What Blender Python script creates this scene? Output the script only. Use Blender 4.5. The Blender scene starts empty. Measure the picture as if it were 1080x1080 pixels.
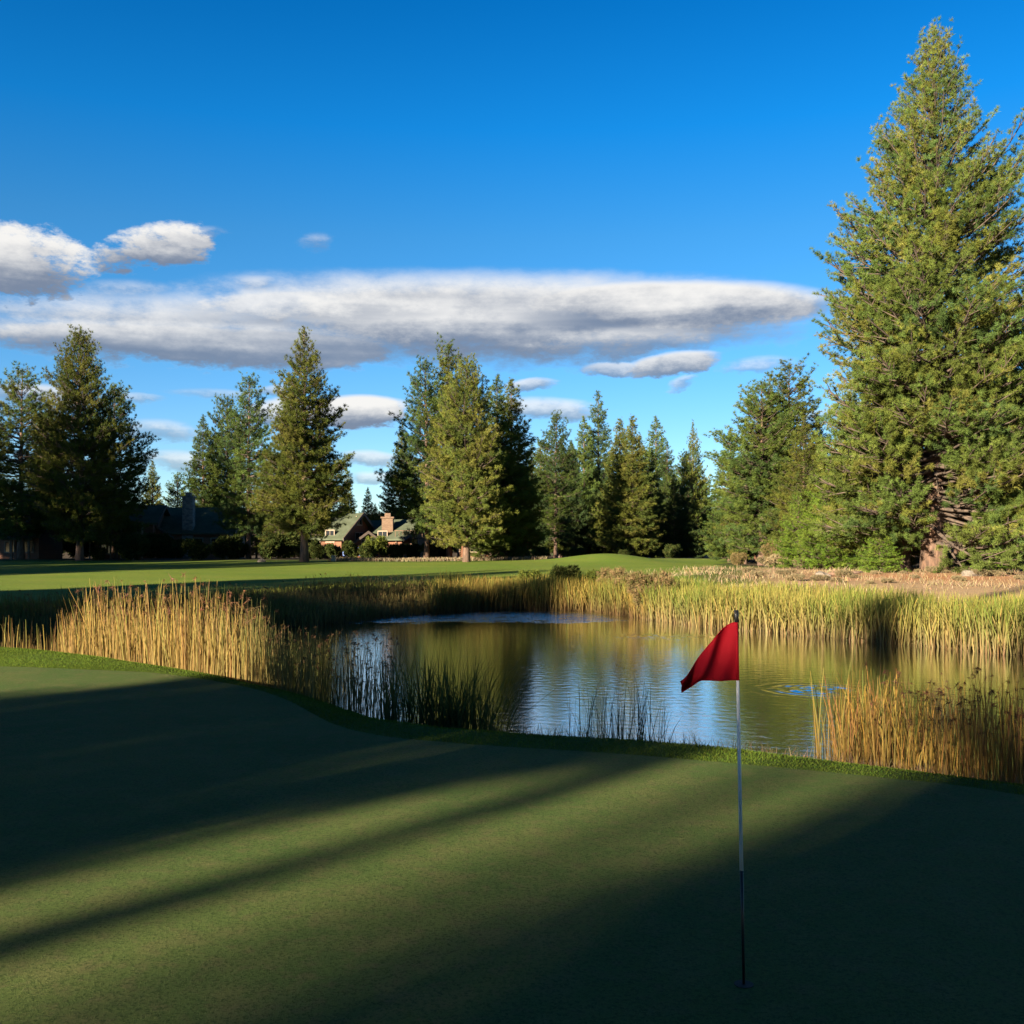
import bpy, bmesh, math, random
import numpy as np
from mathutils import Vector

R = math.radians
S = bpy.context.scene
COL = S.collection

# ---------------------------------------------------------------- camera
EYE = 2.45
F = 1080.0                      # focal length in photo pixels (photo is 1080 x 1080)
HORIZON = 585.0
cd = bpy.data.cameras.new('camera')
cam = bpy.data.objects.new('camera', cd)
COL.objects.link(cam)
cam.location = (0, 0, EYE)
cam.rotation_euler = (R(90), 0, 0)
cd.sensor_width = 36
cd.lens = 36
cd.shift_y = (HORIZON - 540) / 1080
cd.clip_start = 0.05
cd.clip_end = 9000
S.camera = cam

# ---------------------------------------------------------------- light
SUN_AZ = 40.0                   # sunlight travels towards +Y turned this far to +X
SUN_EL = 13.0
EXPOSURE = 2.1
S.view_settings.view_transform = 'Standard'
S.view_settings.look = 'None'
S.view_settings.gamma = 1
S.view_settings.exposure = EXPOSURE
S.cycles.max_bounces = 6
S.cycles.diffuse_bounces = 3
S.cycles.glossy_bounces = 3
S.cycles.transmission_bounces = 4
S.cycles.caustics_reflective = False
S.cycles.caustics_refractive = False

sd = bpy.data.lights.new('sun', 'SUN')
sd.energy = 5.0
sd.angle = R(0.5)
sd.color = (1.0, 0.86, 0.64)
sun = bpy.data.objects.new('sun', sd)
COL.objects.link(sun)
dv = Vector((math.sin(R(SUN_AZ)) * math.cos(R(SUN_EL)), math.cos(R(SUN_AZ)) * math.cos(R(SUN_EL)), -math.sin(R(SUN_EL))))
sun.rotation_euler = dv.to_track_quat('-Z', 'Y').to_euler()
sun.location = (-60, -80, 60)


class NT:
    """small helper for node trees"""
    def __init__(self, tree):
        self.t = tree
        self.n = tree.nodes
        self.l = tree.links

    def new(self, typ, **kw):
        n = self.n.new(typ)
        for k, v in kw.items():
            setattr(n, k, v)
        return n

    def put(self, sock, v):
        if isinstance(v, (int, float, tuple, list)):
            sock.default_value = v
        else:
            self.l.new(v, sock)

    def m(self, op, a, b=None, c=None, clamp=False):
        n = self.new('ShaderNodeMath', operation=op)
        n.use_clamp = clamp
        self.put(n.inputs[0], a)
        if b is not None: self.put(n.inputs[1], b)
        if c is not None: self.put(n.inputs[2], c)
        return n.outputs[0]

    def noise(self, vec=None, scale=5, detail=2, rough=0.5, lac=2.0, dist=0.0):
        n = self.new('ShaderNodeTexNoise')
        n.inputs['Scale'].default_value = scale
        n.inputs['Detail'].default_value = detail
        n.inputs['Roughness'].default_value = rough
        n.inputs['Lacunarity'].default_value = lac
        n.inputs['Distortion'].default_value = dist
        if vec is not None: self.l.new(vec, n.inputs['Vector'])
        return n.outputs['Fac']

    def comb(self, x, y, z):
        n = self.new('ShaderNodeCombineXYZ')
        for i, v in enumerate((x, y, z)): self.put(n.inputs[i], v)
        return n.outputs[0]

    def smooth(self, v, a, b, lo=0.0, hi=1.0):
        n = self.new('ShaderNodeMapRange', interpolation_type='SMOOTHSTEP')
        self.put(n.inputs['Value'], v)
        n.inputs['From Min'].default_value = a
        n.inputs['From Max'].default_value = b
        n.inputs['To Min'].default_value = lo
        n.inputs['To Max'].default_value = hi
        return n.outputs[0]

    def mix(self, f, a, b, mode='MIX'):
        n = self.new('ShaderNodeMix', data_type='RGBA', blend_type=mode)
        self.put(n.inputs['Factor'], f)
        self.put(n.inputs[6], a if not isinstance(a, tuple) or len(a) == 4 else a + (1,))
        self.put(n.inputs[7], b if not isinstance(b, tuple) or len(b) == 4 else b + (1,))
        return n.outputs[2]


# ---------------------------------------------------------------- sky with clouds
def build_world():
    w = bpy.data.worlds.new('World')
    S.world = w
    w.use_nodes = True
    t = NT(w.node_tree)
    t.n.clear()
    sky = t.new('ShaderNodeTexSky', sky_type='NISHITA')
    sky.sun_disc = False
    sky.sun_elevation = R(SUN_EL)
    sky.sun_rotation = R(180 + SUN_AZ)
    sky.altitude = 1300
    sky.air_density = 1.0
    sky.dust_density = 0.1
    sky.ozone_density = 2.5
    hs = t.new('ShaderNodeHueSaturation')
    hs.inputs['Saturation'].default_value = 1.28
    hs.inputs['Value'].default_value = 1.0
    t.l.new(sky.outputs[0], hs.inputs['Color'])
    tc = t.new('ShaderNodeTexCoord')
    sp = t.new('ShaderNodeSeparateXYZ')
    t.l.new(tc.outputs['Generated'], sp.inputs[0])
    az = t.m('ARCTAN2', sp.outputs[0], sp.outputs[1])
    el = t.m('ARCSINE', sp.outputs[2])
    # sky tint by elevation: bluer upwards, upper sky darkened to cut fill light
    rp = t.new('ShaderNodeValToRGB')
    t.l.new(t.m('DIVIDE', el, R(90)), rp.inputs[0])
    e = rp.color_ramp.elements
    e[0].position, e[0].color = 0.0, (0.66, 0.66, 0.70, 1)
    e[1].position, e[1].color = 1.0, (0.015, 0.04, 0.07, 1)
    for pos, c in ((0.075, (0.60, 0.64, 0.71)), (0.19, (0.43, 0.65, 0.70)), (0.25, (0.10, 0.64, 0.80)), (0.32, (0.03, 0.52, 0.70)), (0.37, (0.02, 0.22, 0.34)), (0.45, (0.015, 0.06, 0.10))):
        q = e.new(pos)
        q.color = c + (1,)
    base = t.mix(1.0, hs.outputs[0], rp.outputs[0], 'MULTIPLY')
    # shape noise on azimuth / elevation
    v1 = t.comb(t.m('MULTIPLY', az, 7.0), t.m('MULTIPLY', el, 20.0), 1.3)
    v2 = t.comb(t.m('MULTIPLY', az, 22.0), t.m('MULTIPLY', el, 46.0), 4.7)
    n1 = t.noise(v1, 1.0, 5, 0.55)
    n2 = t.noise(v2, 1.0, 7, 0.66)
    v3 = t.comb(t.m('MULTIPLY', az, 3.0), t.m('MULTIPLY', el, 50.0), 9.1)
    n3 = t.noise(v3, 1.0, 3, 0.5)
    az_w = t.m('ADD', az, t.m('MULTIPLY', t.m('SUBTRACT', n1, 0.5), 0.06))
    el_w = t.m('ADD', el, t.m('MULTIPLY', t.m('SUBTRACT', n2, 0.5), 0.018))

    def ang(px, py):
        a = math.atan((px - 540) / F)
        return a, math.atan((HORIZON - py) / F * math.cos(a))
    # px, py, half width, half height, tilt, noise amount, softness, strength
    clouds = [
        (520, 338, 380, 56, 0.02, 0.42, 0.75, 0.98),
        (260, 346, 340, 42, -0.16, 0.55, 1.0, 0.92),
        (230, 364, 300, 27, -0.20, 0.70, 0.6, 0.95),
        (330, 322, 170, 22, -0.45, 0.8, 0.7, 0.9),
        (60, 350, 200, 20, -0.25, 0.9, 1.0, 0.65),
        (700, 323, 205, 30, 0.25, 0.35, 0.55, 1.00),
        (660, 360, 110, 20, -0.20, 0.7, 0.7, 0.85),
        (22, 278, 84, 44, 0.0, 1.3, 0.5, 1.00),
        (160, 259, 72, 25, -0.5, 1.7, 0.7, 1.00),
        (212, 246, 40, 9, -0.5, 1.5, 1.2, 0.5),
        (130, 306, 60, 14, -0.3, 1.3, 1.4, 0.5),
        (336, 256, 26, 12, -0.2, 1.2, 1.4, 0.55),
        (276, 298, 40, 11, 0.0, 1.1, 1.2, 0.65),
        (374, 434, 62, 20, -0.1, 0.8, 0.5, 1.00),
        (292, 437, 44, 22, -0.2, 0.9, 0.7, 0.85),
        (290, 412, 34, 9, -0.2, 0.9, 1.0, 0.6),
        (650, 388, 42, 9, 0.1, 0.9, 0.8, 0.8),
        (712, 384, 62, 15, -0.4, 0.8, 0.6, 0.95),
        (570, 407, 30, 10, -0.1, 0.8, 0.7, 0.75),
        (580, 431, 64, 15, 0.1, 0.9, 0.9, 0.75),
        (798, 384, 44, 10, -0.4, 1.0, 1.1, 0.55),
        (716, 404, 22, 8, -0.9, 0.9, 0.9, 0.6),
        (388, 484, 46, 12, 0.0, 0.9, 0.9, 0.7),
        (395, 504, 40, 9, 0.0, 0.9, 0.9, 0.6),
        (165, 455, 58, 16, 0.0, 0.9, 1.0, 0.6),
        (190, 486, 62, 14, 0.0, 0.9, 1.0, 0.65),
        (150, 420, 36, 7, 0.2, 0.9, 1.1, 0.5),
        (40, 418, 70, 16, 0.0, 0.9, 0.8, 0.8),
        (860, 440, 60, 10, 0.0, 0.9, 1.1, 0.5),
        (230, 415, 60, 7, 0.0, 1.0, 1.2, 0.4),
        (-260, 330, 240, 60, 0.0, 0.7, 0.6, 0.9),
        (1500, 380, 260, 40, 0.0, 0.7, 0.7, 0.8),
        (-700, 420, 300, 40, 0.0, 0.7, 0.7, 0.8),
    ]
    dens = None
    shade_num = None
    shade_den = None
    for (px, py, hw, hh, tilt, na, soft, stg) in clouds:
        a0, e0 = ang(px, py)
        k = math.cos(a0) ** 2
        ra = hw / F * k
        re = hh / F * math.cos(a0)
        u = t.m('MULTIPLY', t.m('SUBTRACT', az_w, a0), 1 / ra)
        v = t.m('MULTIPLY', t.m('SUBTRACT', el_w, e0), 1 / re)
        if tilt: v = t.m('MULTIPLY_ADD', u, tilt, v)
        r2 = t.m('MULTIPLY_ADD', u, u, t.m('MULTIPLY', v, v))
        wv = t.m('SUBTRACT', 1.0, r2)
        wv = t.m('ADD', wv, t.m('MULTIPLY', t.m('SUBTRACT', n2, 0.52), na * 2.2))
        mk = t.smooth(wv, 0.0, soft)
        mk = t.m('MULTIPLY', mk, stg)
        dens = mk if dens is None else t.m('MAXIMUM', dens, mk)
        mm = t.m('MULTIPLY', mk, mk)
        sn = t.m('MULTIPLY', v, mm)
        shade_num = sn if shade_num is None else t.m('ADD', shade_num, sn)
        shade_den = mm if shade_den is None else t.m('ADD', shade_den, mm)
    sh = t.m('DIVIDE', shade_num, t.m('ADD', shade_den, 0.02))
    sh = t.m('ADD', sh, t.m('MULTIPLY', t.m('SUBTRACT', n3, 0.5), 1.25))
    sh = t.m('ADD', sh, t.m('MULTIPLY', t.m('SUBTRACT', n2, 0.5), 0.9))
    f = t.smooth(sh, -0.62, 0.70)
    # cloud shading put into the colour: grey undersides, bright tops
    ccol = t.mix(f, (0.120, 0.148, 0.205), (0.57, 0.555, 0.53))
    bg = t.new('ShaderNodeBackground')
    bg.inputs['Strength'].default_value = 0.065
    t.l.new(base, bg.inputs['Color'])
    bc = t.new('ShaderNodeBackground')
    bc.inputs['Strength'].default_value = 0.395
    t.l.new(ccol, bc.inputs['Color'])
    mx = t.new('ShaderNodeMixShader')
    d2 = t.m('MULTIPLY', dens, t.smooth(el, 0.0, 0.04))
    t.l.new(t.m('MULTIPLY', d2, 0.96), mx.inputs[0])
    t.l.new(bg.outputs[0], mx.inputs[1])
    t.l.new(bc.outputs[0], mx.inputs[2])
    out = t.new('ShaderNodeOutputWorld')
    t.l.new(mx.outputs[0], out.inputs[0])


build_world()

# ---------------------------------------------------------------- materials
def newmat(name):
    m = bpy.data.materials.new(name)
    m.use_nodes = True
    t = NT(m.node_tree)
    t.n.clear()
    out = t.new('ShaderNodeOutputMaterial')
    return m, t, out


def mat_foliage(name, trans=0.3, gain=1.0):
    m, t, out = newmat(name)
    at = t.new('ShaderNodeAttribute', attribute_name='col')
    oi = t.new('ShaderNodeObjectInfo')
    hs = t.new('ShaderNodeHueSaturation')
    t.l.new(at.outputs['Color'], hs.inputs['Color'])
    hs.inputs['Hue'].default_value = 0.5
    t.l.new(t.m('MULTIPLY_ADD', oi.outputs['Random'], 0.3, 0.85 * gain), hs.inputs['Value'])
    d = t.new('ShaderNodeBsdfDiffuse')
    tr = t.new('ShaderNodeBsdfTranslucent')
    t.l.new(hs.outputs[0], d.inputs[0])
    t.l.new(hs.outputs[0], tr.inputs[0])
    mx = t.new('ShaderNodeMixShader')
    mx.inputs[0].default_value = trans
    t.l.new(d.outputs[0], mx.inputs[1])
    t.l.new(tr.outputs[0], mx.inputs[2])
    t.l.new(mx.outputs[0], out.inputs[0])
    return m


def mat_noise(name, c1, c2, scale=4, rough=0.85, stretch=(1, 1, 1), bump=0.0, detail=5, metal=0.0, c3=None, bscale=None):
    m, t, out = newmat(name)
    tc = t.new('ShaderNodeTexCoord')
    mp = t.new('ShaderNodeMapping')
    mp.inputs['Scale'].default_value = stretch
    t.l.new(tc.outputs['Object'], mp.inputs[0])
    n = t.noise(mp.outputs[0], scale, detail, 0.6)
    f = t.smooth(n, 0.3, 0.7)
    if name not in ('pole_white', 'pole_black', 'cup', 'rubber', 'steel'):
        c1, c2 = tuple(v * 0.71 for v in c1), tuple(v * 0.71 for v in c2)
        c3 = tuple(v * 0.71 for v in c3) if c3 else None
    c = t.mix(f, c1, c2)
    if c3:
        n2 = t.noise(mp.outputs[0], scale * 0.23, 3, 0.5)
        c = t.mix(t.smooth(n2, 0.45, 0.7), c, c3)
    b = t.new('ShaderNodeBsdfPrincipled')
    t.l.new(c, b.inputs['Base Color'])
    b.inputs['Roughness'].default_value = rough
    b.inputs['Metallic'].default_value = metal
    if bump:
        bp = t.new('ShaderNodeBump')
        bp.inputs['Strength'].default_value = bump
        bp.inputs['Distance'].default_value = 0.05
        t.l.new(t.noise(mp.outputs[0], bscale or scale * 2, 4, 0.6), bp.inputs['Height'])
        t.l.new(bp.outputs[0], b.inputs['Normal'])
    t.l.new(b.outputs[0], out.inputs[0])
    return m


M = {}
M['needles'] = mat_foliage('needles', 0.14, 0.64)
M['leaf'] = mat_foliage('leaf', 0.35, 0.70)
M['reed'] = mat_foliage('reed', 0.38, 0.70)
M['limb'] = mat_noise('limb', (0.06, 0.045, 0.036), (0.16, 0.11, 0.08), 3.0, 0.9)
M['bark'] = mat_noise('bark', (0.085, 0.055, 0.04), (0.27, 0.155, 0.10), 3.0, 0.9, (1.6, 1.6, 0.35), 0.9, c3=(0.20, 0.13, 0.10))
M['dead_wood'] = mat_noise('dead_wood', (0.22, 0.17, 0.13), (0.36, 0.28, 0.21), 5, 0.9, (1, 1, 1), 0.3)
M['log_wall'] = mat_noise('log_wall', (0.17, 0.065, 0.032), (0.27, 0.11, 0.05), 2.0, 0.75, (0.4, 0.4, 5), 0.5, c3=(0.20, 0.08, 0.04))
M['roof'] = mat_noise('roof', (0.058, 0.076, 0.042), (0.09, 0.105, 0.058), 3.0, 0.9, (1, 1, 1), 0.6, c3=(0.10, 0.12, 0.075))
M['stone'] = mat_noise('stone', (0.16, 0.14, 0.125), (0.36, 0.31, 0.27), 2.2, 0.9, (1, 1, 1.6), 0.9, 3)
M['brick'] = mat_noise('brick', (0.15, 0.09, 0.06), (0.24, 0.155, 0.10), 3.2, 0.9, (1, 1, 2.2), 0.6, 3)
M['timber'] = mat_noise('timber', (0.14, 0.08, 0.05), (0.24, 0.14, 0.085), 4, 0.8, (1, 1, 0.3), 0.3)
M['trim'] = mat_noise('trim', (0.30, 0.22, 0.15), (0.38, 0.28, 0.2), 4, 0.7)
M['fascia'] = mat_noise('fascia', (0.06, 0.045, 0.035), (0.09, 0.06, 0.045), 4, 0.7)
M['rock'] = mat_noise('rock', (0.14, 0.12, 0.10), (0.28, 0.23, 0.18), 6, 0.9, (1, 1, 1), 0.8)
M['cabinet'] = mat_noise('cabinet', (0.36, 0.28, 0.19), (0.42, 0.33, 0.23), 3, 0.6)
M['cupola'] = mat_noise('cupola', (0.34, 0.28, 0.21), (0.40, 0.33, 0.25), 3, 0.7)
M['blue_paint'] = mat_noise('blue_paint', (0.05, 0.10, 0.28), (0.06, 0.12, 0.32), 3, 0.25)
M['rubber'] = mat_noise('rubber', (0.02, 0.02, 0.02), (0.035, 0.035, 0.035), 9, 0.8)
M['steel'] = mat_noise('steel', (0.5, 0.5, 0.52), (0.6, 0.6, 0.62), 9, 0.35, metal=0.8)
M['pole_white'] = mat_noise('pole_white', (0.74, 0.75, 0.77), (0.82, 0.82, 0.83), 14, 0.3)
M['pole_black'] = mat_noise('pole_black', (0.012, 0.012, 0.014), (0.025, 0.024, 0.026), 14, 0.4)
M['cup'] = mat_noise('cup', (0.006, 0.006, 0.006), (0.012, 0.012, 0.012), 20, 0.8)


def mat_glass():
    m, t, out = newmat('window_glass')
    b = t.new('ShaderNodeBsdfPrincipled')
    tc = t.new('ShaderNodeTexCoord')
    n = t.noise(tc.outputs['Object'], 0.8, 2)
    t.l.new(t.mix(n, (0.01, 0.012, 0.016), (0.03, 0.035, 0.04)), b.inputs['Base Color'])
    b.inputs['Roughness'].default_value = 0.08
    t.l.new(b.outputs[0], out.inputs[0])
    return m
M['glass'] = mat_glass()


def mat_flag():
    m, t, out = newmat('red_flag_cloth')
    tc = t.new('ShaderNodeTexCoord')
    mp = t.new('ShaderNodeMapping')
    mp.inputs['Scale'].default_value = (900, 40, 900)
    t.l.new(tc.outputs['Object'], mp.inputs[0])
    n = t.noise(mp.outputs[0], 1.0, 2)
    n2 = t.noise(tc.outputs['Object'], 9.0, 3)
    c = t.mix(n, (0.40, 0.006, 0.017), (0.50, 0.010, 0.026))
    c = t.mix(t.m('MULTIPLY', n2, 0.5), c, (0.34, 0.005, 0.015))
    d = t.new('ShaderNodeBsdfPrincipled')
    d.inputs['Roughness'].default_value = 0.75
    d.inputs['Specular IOR Level'].default_value = 0.15
    t.l.new(c, d.inputs['Base Color'])
    tr = t.new('ShaderNodeBsdfTranslucent')
    t.l.new(c, tr.inputs[0])
    mx = t.new('ShaderNodeMixShader')
    mx.inputs[0].default_value = 0.35
    t.l.new(d.outputs[0], mx.inputs[1])
    t.l.new(tr.outputs[0], mx.inputs[2])
    t.l.new(mx.outputs[0], out.inputs[0])
    return m
M['flag'] = mat_flag()


def mat_green():
    m, t, out = newmat('putting_turf')
    tc = t.new('ShaderNodeTexCoord')
    o = tc.outputs['Object']
    big = t.noise(o, 0.55, 4, 0.55)
    mid = t.noise(o, 7.0, 5, 0.65)
    fine = t.noise(o, 42.0, 5, 0.8)
    vf = t.noise(o, 150.0, 3, 0.8)
    pat = t.noise(o, 2.4, 4, 0.6)
    c = t.mix(t.smooth(big, 0.3, 0.7), (0.0698, 0.1176, 0.0270), (0.1006, 0.1320, 0.0349))
    c = t.mix(t.m('MULTIPLY', t.smooth(pat, 0.45, 0.68), 0.55), c, (0.1406, 0.1363, 0.0493))
    c = t.mix(t.m('MULTIPLY', t.smooth(mid, 0.47, 0.70), 0.6), c, (0.1278, 0.1108, 0.0493))
    c = t.mix(t.m('MULTIPLY', t.smooth(fine, 0.47, 0.62), 0.85), c, (0.0307, 0.0563, 0.0111))
    c = t.mix(t.m('MULTIPLY', t.smooth(vf, 0.52, 0.70), 0.6), c, (0.1789, 0.1746, 0.0676))
    b = t.new('ShaderNodeBsdfPrincipled')
    t.l.new(c, b.inputs['Base Color'])
    b.inputs['Roughness'].default_value = 0.9
    b.inputs['Specular IOR Level'].default_value = 0.1
    bp = t.new('ShaderNodeBump')
    bp.inputs['Strength'].default_value = 0.8
    bp.inputs['Distance'].default_value = 0.012
    t.l.new(t.m('ADD', t.m('MULTIPLY', fine, 0.8), t.m('MULTIPLY', vf, 0.5)), bp.inputs['Height'])
    bp2 = t.new('ShaderNodeBump')
    bp2.inputs['Strength'].default_value = 0.25
    bp2.inputs['Distance'].default_value = 0.03
    t.l.new(mid, bp2.inputs['Height'])
    t.l.new(bp2.outputs[0], bp.inputs['Normal'])
    t.l.new(bp.outputs[0], b.inputs['Normal'])
    t.l.new(b.outputs[0], out.inputs[0])
    return m
M['green'] = mat_green()


def mat_fairway():
    m, t, out = newmat('fairway_turf')
    tc = t.new('ShaderNodeTexCoord')
    o = tc.outputs['Object']
    big = t.noise(o, 0.09, 4, 0.6)
    mid = t.noise(o, 0.9, 5, 0.65)
    fine = t.noise(o, 9.0, 4, 0.75)
    c = t.mix(t.smooth(big, 0.3, 0.7), (0.1110, 0.1739, 0.0192), (0.1517, 0.1939, 0.0266))
    c = t.mix(t.m('MULTIPLY', t.smooth(mid, 0.45, 0.7), 0.5), c, (0.1776, 0.1739, 0.0407))
    sp = t.new('ShaderNodeSeparateXYZ')
    t.l.new(o, sp.inputs[0])
    ph = t.m('ADD', t.m('MULTIPLY', sp.outputs[1], 0.85), t.m('MULTIPLY_ADD', sp.outputs[0], 0.22, t.m('MULTIPLY', big, 3.0)))
    mow = t.smooth(t.m('SINE', ph), -0.4, 0.4)
    c = t.mix(t.m('MULTIPLY', mow, 0.22), c, (0.085, 0.145, 0.018))
    c = t.mix(t.m('MULTIPLY', t.smooth(fine, 0.5, 0.7), 0.45), c, (0.0629, 0.0962, 0.0133))
    b = t.new('ShaderNodeBsdfPrincipled')
    t.l.new(c, b.inputs['Base Color'])
    b.inputs['Roughness'].default_value = 0.9
    b.inputs['Specular IOR Level'].default_value = 0.1
    bp = t.new('ShaderNodeBump')
    bp.inputs['Strength'].default_value = 0.6
    bp.inputs['Distance'].default_value = 0.05
    t.l.new(fine, bp.inputs['Height'])
    t.l.new(bp.outputs[0], b.inputs['Normal'])
    t.l.new(b.outputs[0], out.inputs[0])
    return m
M['fairway'] = mat_fairway()


def mat_ground():
    m, t, out = newmat('ground_cover')
    tc = t.new('ShaderNodeTexCoord')
    o = tc.outputs['Object']
    at = t.new('ShaderNodeAttribute', attribute_name='col')
    n = t.noise(o, 0.8, 5, 0.65)
    f = t.noise(o, 14.0, 5, 0.7)
    c = t.mix(t.m('MULTIPLY', t.smooth(n, 0.4, 0.7), 0.5), t.mix(1.0, at.outputs['Color'], (0.71, 0.71, 0.71), 'MULTIPLY'), t.mix(1.0, at.outputs['Color'], (1.03, 0.89, 0.78), 'MULTIPLY'))
    c = t.mix(t.m('MULTIPLY', t.smooth(f, 0.48, 0.7), 0.6), c, t.mix(1.0, at.outputs['Color'], (0.36, 0.39, 0.36), 'MULTIPLY'))
    b = t.new('ShaderNodeBsdfPrincipled')
    t.l.new(c, b.inputs['Base Color'])
    b.inputs['Roughness'].default_value = 0.95
    b.inputs['Specular IOR Level'].default_value = 0.1
    bp = t.new('ShaderNodeBump')
    bp.inputs['Strength'].default_value = 0.7
    bp.inputs['Distance'].default_value = 0.04
    t.l.new(f, bp.inputs['Height'])
    t.l.new(bp.outputs[0], b.inputs['Normal'])
    t.l.new(b.outputs[0], out.inputs[0])
    return m
M['ground'] = mat_ground()

BOIL = [(6.4, 40.8, 1.3), (7.3, 24.6, 0.75)]        # two spots where the water wells up


def mat_water():
    m, t, out = newmat('pond_water')
    tc = t.new('ShaderNodeTexCoord')
    o = tc.outputs['Object']
    mp = t.new('ShaderNodeMapping')
    mp.inputs['Scale'].default_value = (0.75, 1.6, 1)
    mp.inputs['Rotation'].default_value = (0, 0, R(12))
    t.l.new(o, mp.inputs[0])
    h1 = t.noise(mp.outputs[0], 2.2, 3, 0.5)
    h2 = t.noise(mp.outputs[0], 7.5, 3, 0.55)
    h3 = t.noise(mp.outputs[0], 16.0, 2, 0.5)
    h = t.m('MULTIPLY', t.m('ADD', h1, t.m('MULTIPLY', h2, 0.55)), 0.0042)
    h = t.m('MULTIPLY_ADD', h3, 0.0011, h)
    sp = t.new('ShaderNodeSeparateXYZ')
    t.l.new(o, sp.inputs[0])
    wob = t.m('MULTIPLY', t.m('SUBTRACT', t.noise(o, 0.6, 4, 0.7), 0.5), 7.0)
    br = t.m('MULTIPLY', t.smooth(t.m('ADD', sp.outputs[1], wob), 48.5, 51.0), t.smooth(t.m('ADD', sp.outputs[0], wob), 6.5, 4.5))
    br = t.m('MULTIPLY', br, t.smooth(t.noise(o, 1.1, 3, 0.6), 0.36, 0.60, 0.15, 1.0))
    h = t.m('MULTIPLY_ADD', t.m('MULTIPLY', t.m('ADD', h2, h1), br), 0.045, h)
    bp = t.new('ShaderNodeBump')
    bp.inputs['Strength'].default_value = 1.0
    bp.inputs['Distance'].default_value = 1.0
    t.l.new(h, bp.inputs['Height'])
    fr = t.new('ShaderNodeFresnel')
    fr.inputs['IOR'].default_value = 1.33
    t.l.new(bp.outputs[0], fr.inputs['Normal'])
    d = t.new('ShaderNodeBsdfDiffuse')
    d.inputs[0].default_value = (0.012, 0.018, 0.012, 1)
    g = t.new('ShaderNodeBsdfGlossy')
    g.inputs['Roughness'].default_value = 0.02
    g.inputs['Color'].default_value = (0.97, 0.98, 0.98, 1)
    t.l.new(bp.outputs[0], g.inputs['Normal'])
    mx = t.new('ShaderNodeMixShader')
    t.l.new(t.m('POWER', fr.outputs[0], 0.26), mx.inputs[0])
    t.l.new(d.outputs[0], mx.inputs[1])
    t.l.new(g.outputs[0], mx.inputs[2])
    t.l.new(mx.outputs[0], out.inputs[0])
    return m
M['water'] = mat_water()

# ---------------------------------------------------------------- object helpers
def put(o, parent=None):
    COL.objects.link(o)
    if parent is not None: o.parent = parent
    return o


def tag(o, label=None, cat=None, group=None, kind=None):
    if label: o['label'] = label
    if cat: o['category'] = cat
    if group: o['group'] = group
    if kind: o['kind'] = kind
    return o


def empty(name, loc=(0, 0, 0), rz=0.0, label=None, cat=None, group=None):
    o = bpy.data.objects.new(name, None)
    o.empty_display_size = 0.3
    o.location = loc
    o.rotation_euler = (0, 0, rz)
    put(o)
    return tag(o, label, cat, group)


def mesh_np(name, verts, faces, mats, parent=None, col=None, smooth=False):
    """verts (N,3) array, faces (M,k) integer array with k = 3 or 4"""
    me = bpy.data.meshes.new(name)
    verts = np.asarray(verts, dtype=np.float32)
    faces = np.asarray(faces, dtype=np.int32)
    k = faces.shape[1]
    me.vertices.add(len(verts))
    me.vertices.foreach_set('co', verts.ravel())
    me.loops.add(faces.size)
    me.loops.foreach_set('vertex_index', faces.ravel())
    me.polygons.add(len(faces))
    me.polygons.foreach_set('loop_start', np.arange(0, faces.size, k, dtype=np.int32))
    me.update(calc_edges=True)
    if col is not None:
        a = me.attributes.new('col', 'FLOAT_COLOR', 'POINT')
        c = np.ones((len(verts), 4), dtype=np.float32)
        c[:, :3] = col
        a.data.foreach_set('color', c.ravel())
    me.polygons.foreach_set('use_smooth', np.full(len(faces), smooth, dtype=bool))
    for m in (mats if isinstance(mats, (list, tuple)) else [mats]): me.materials.append(m)
    o = bpy.data.objects.new(name, me)
    return put(o, parent)


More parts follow.
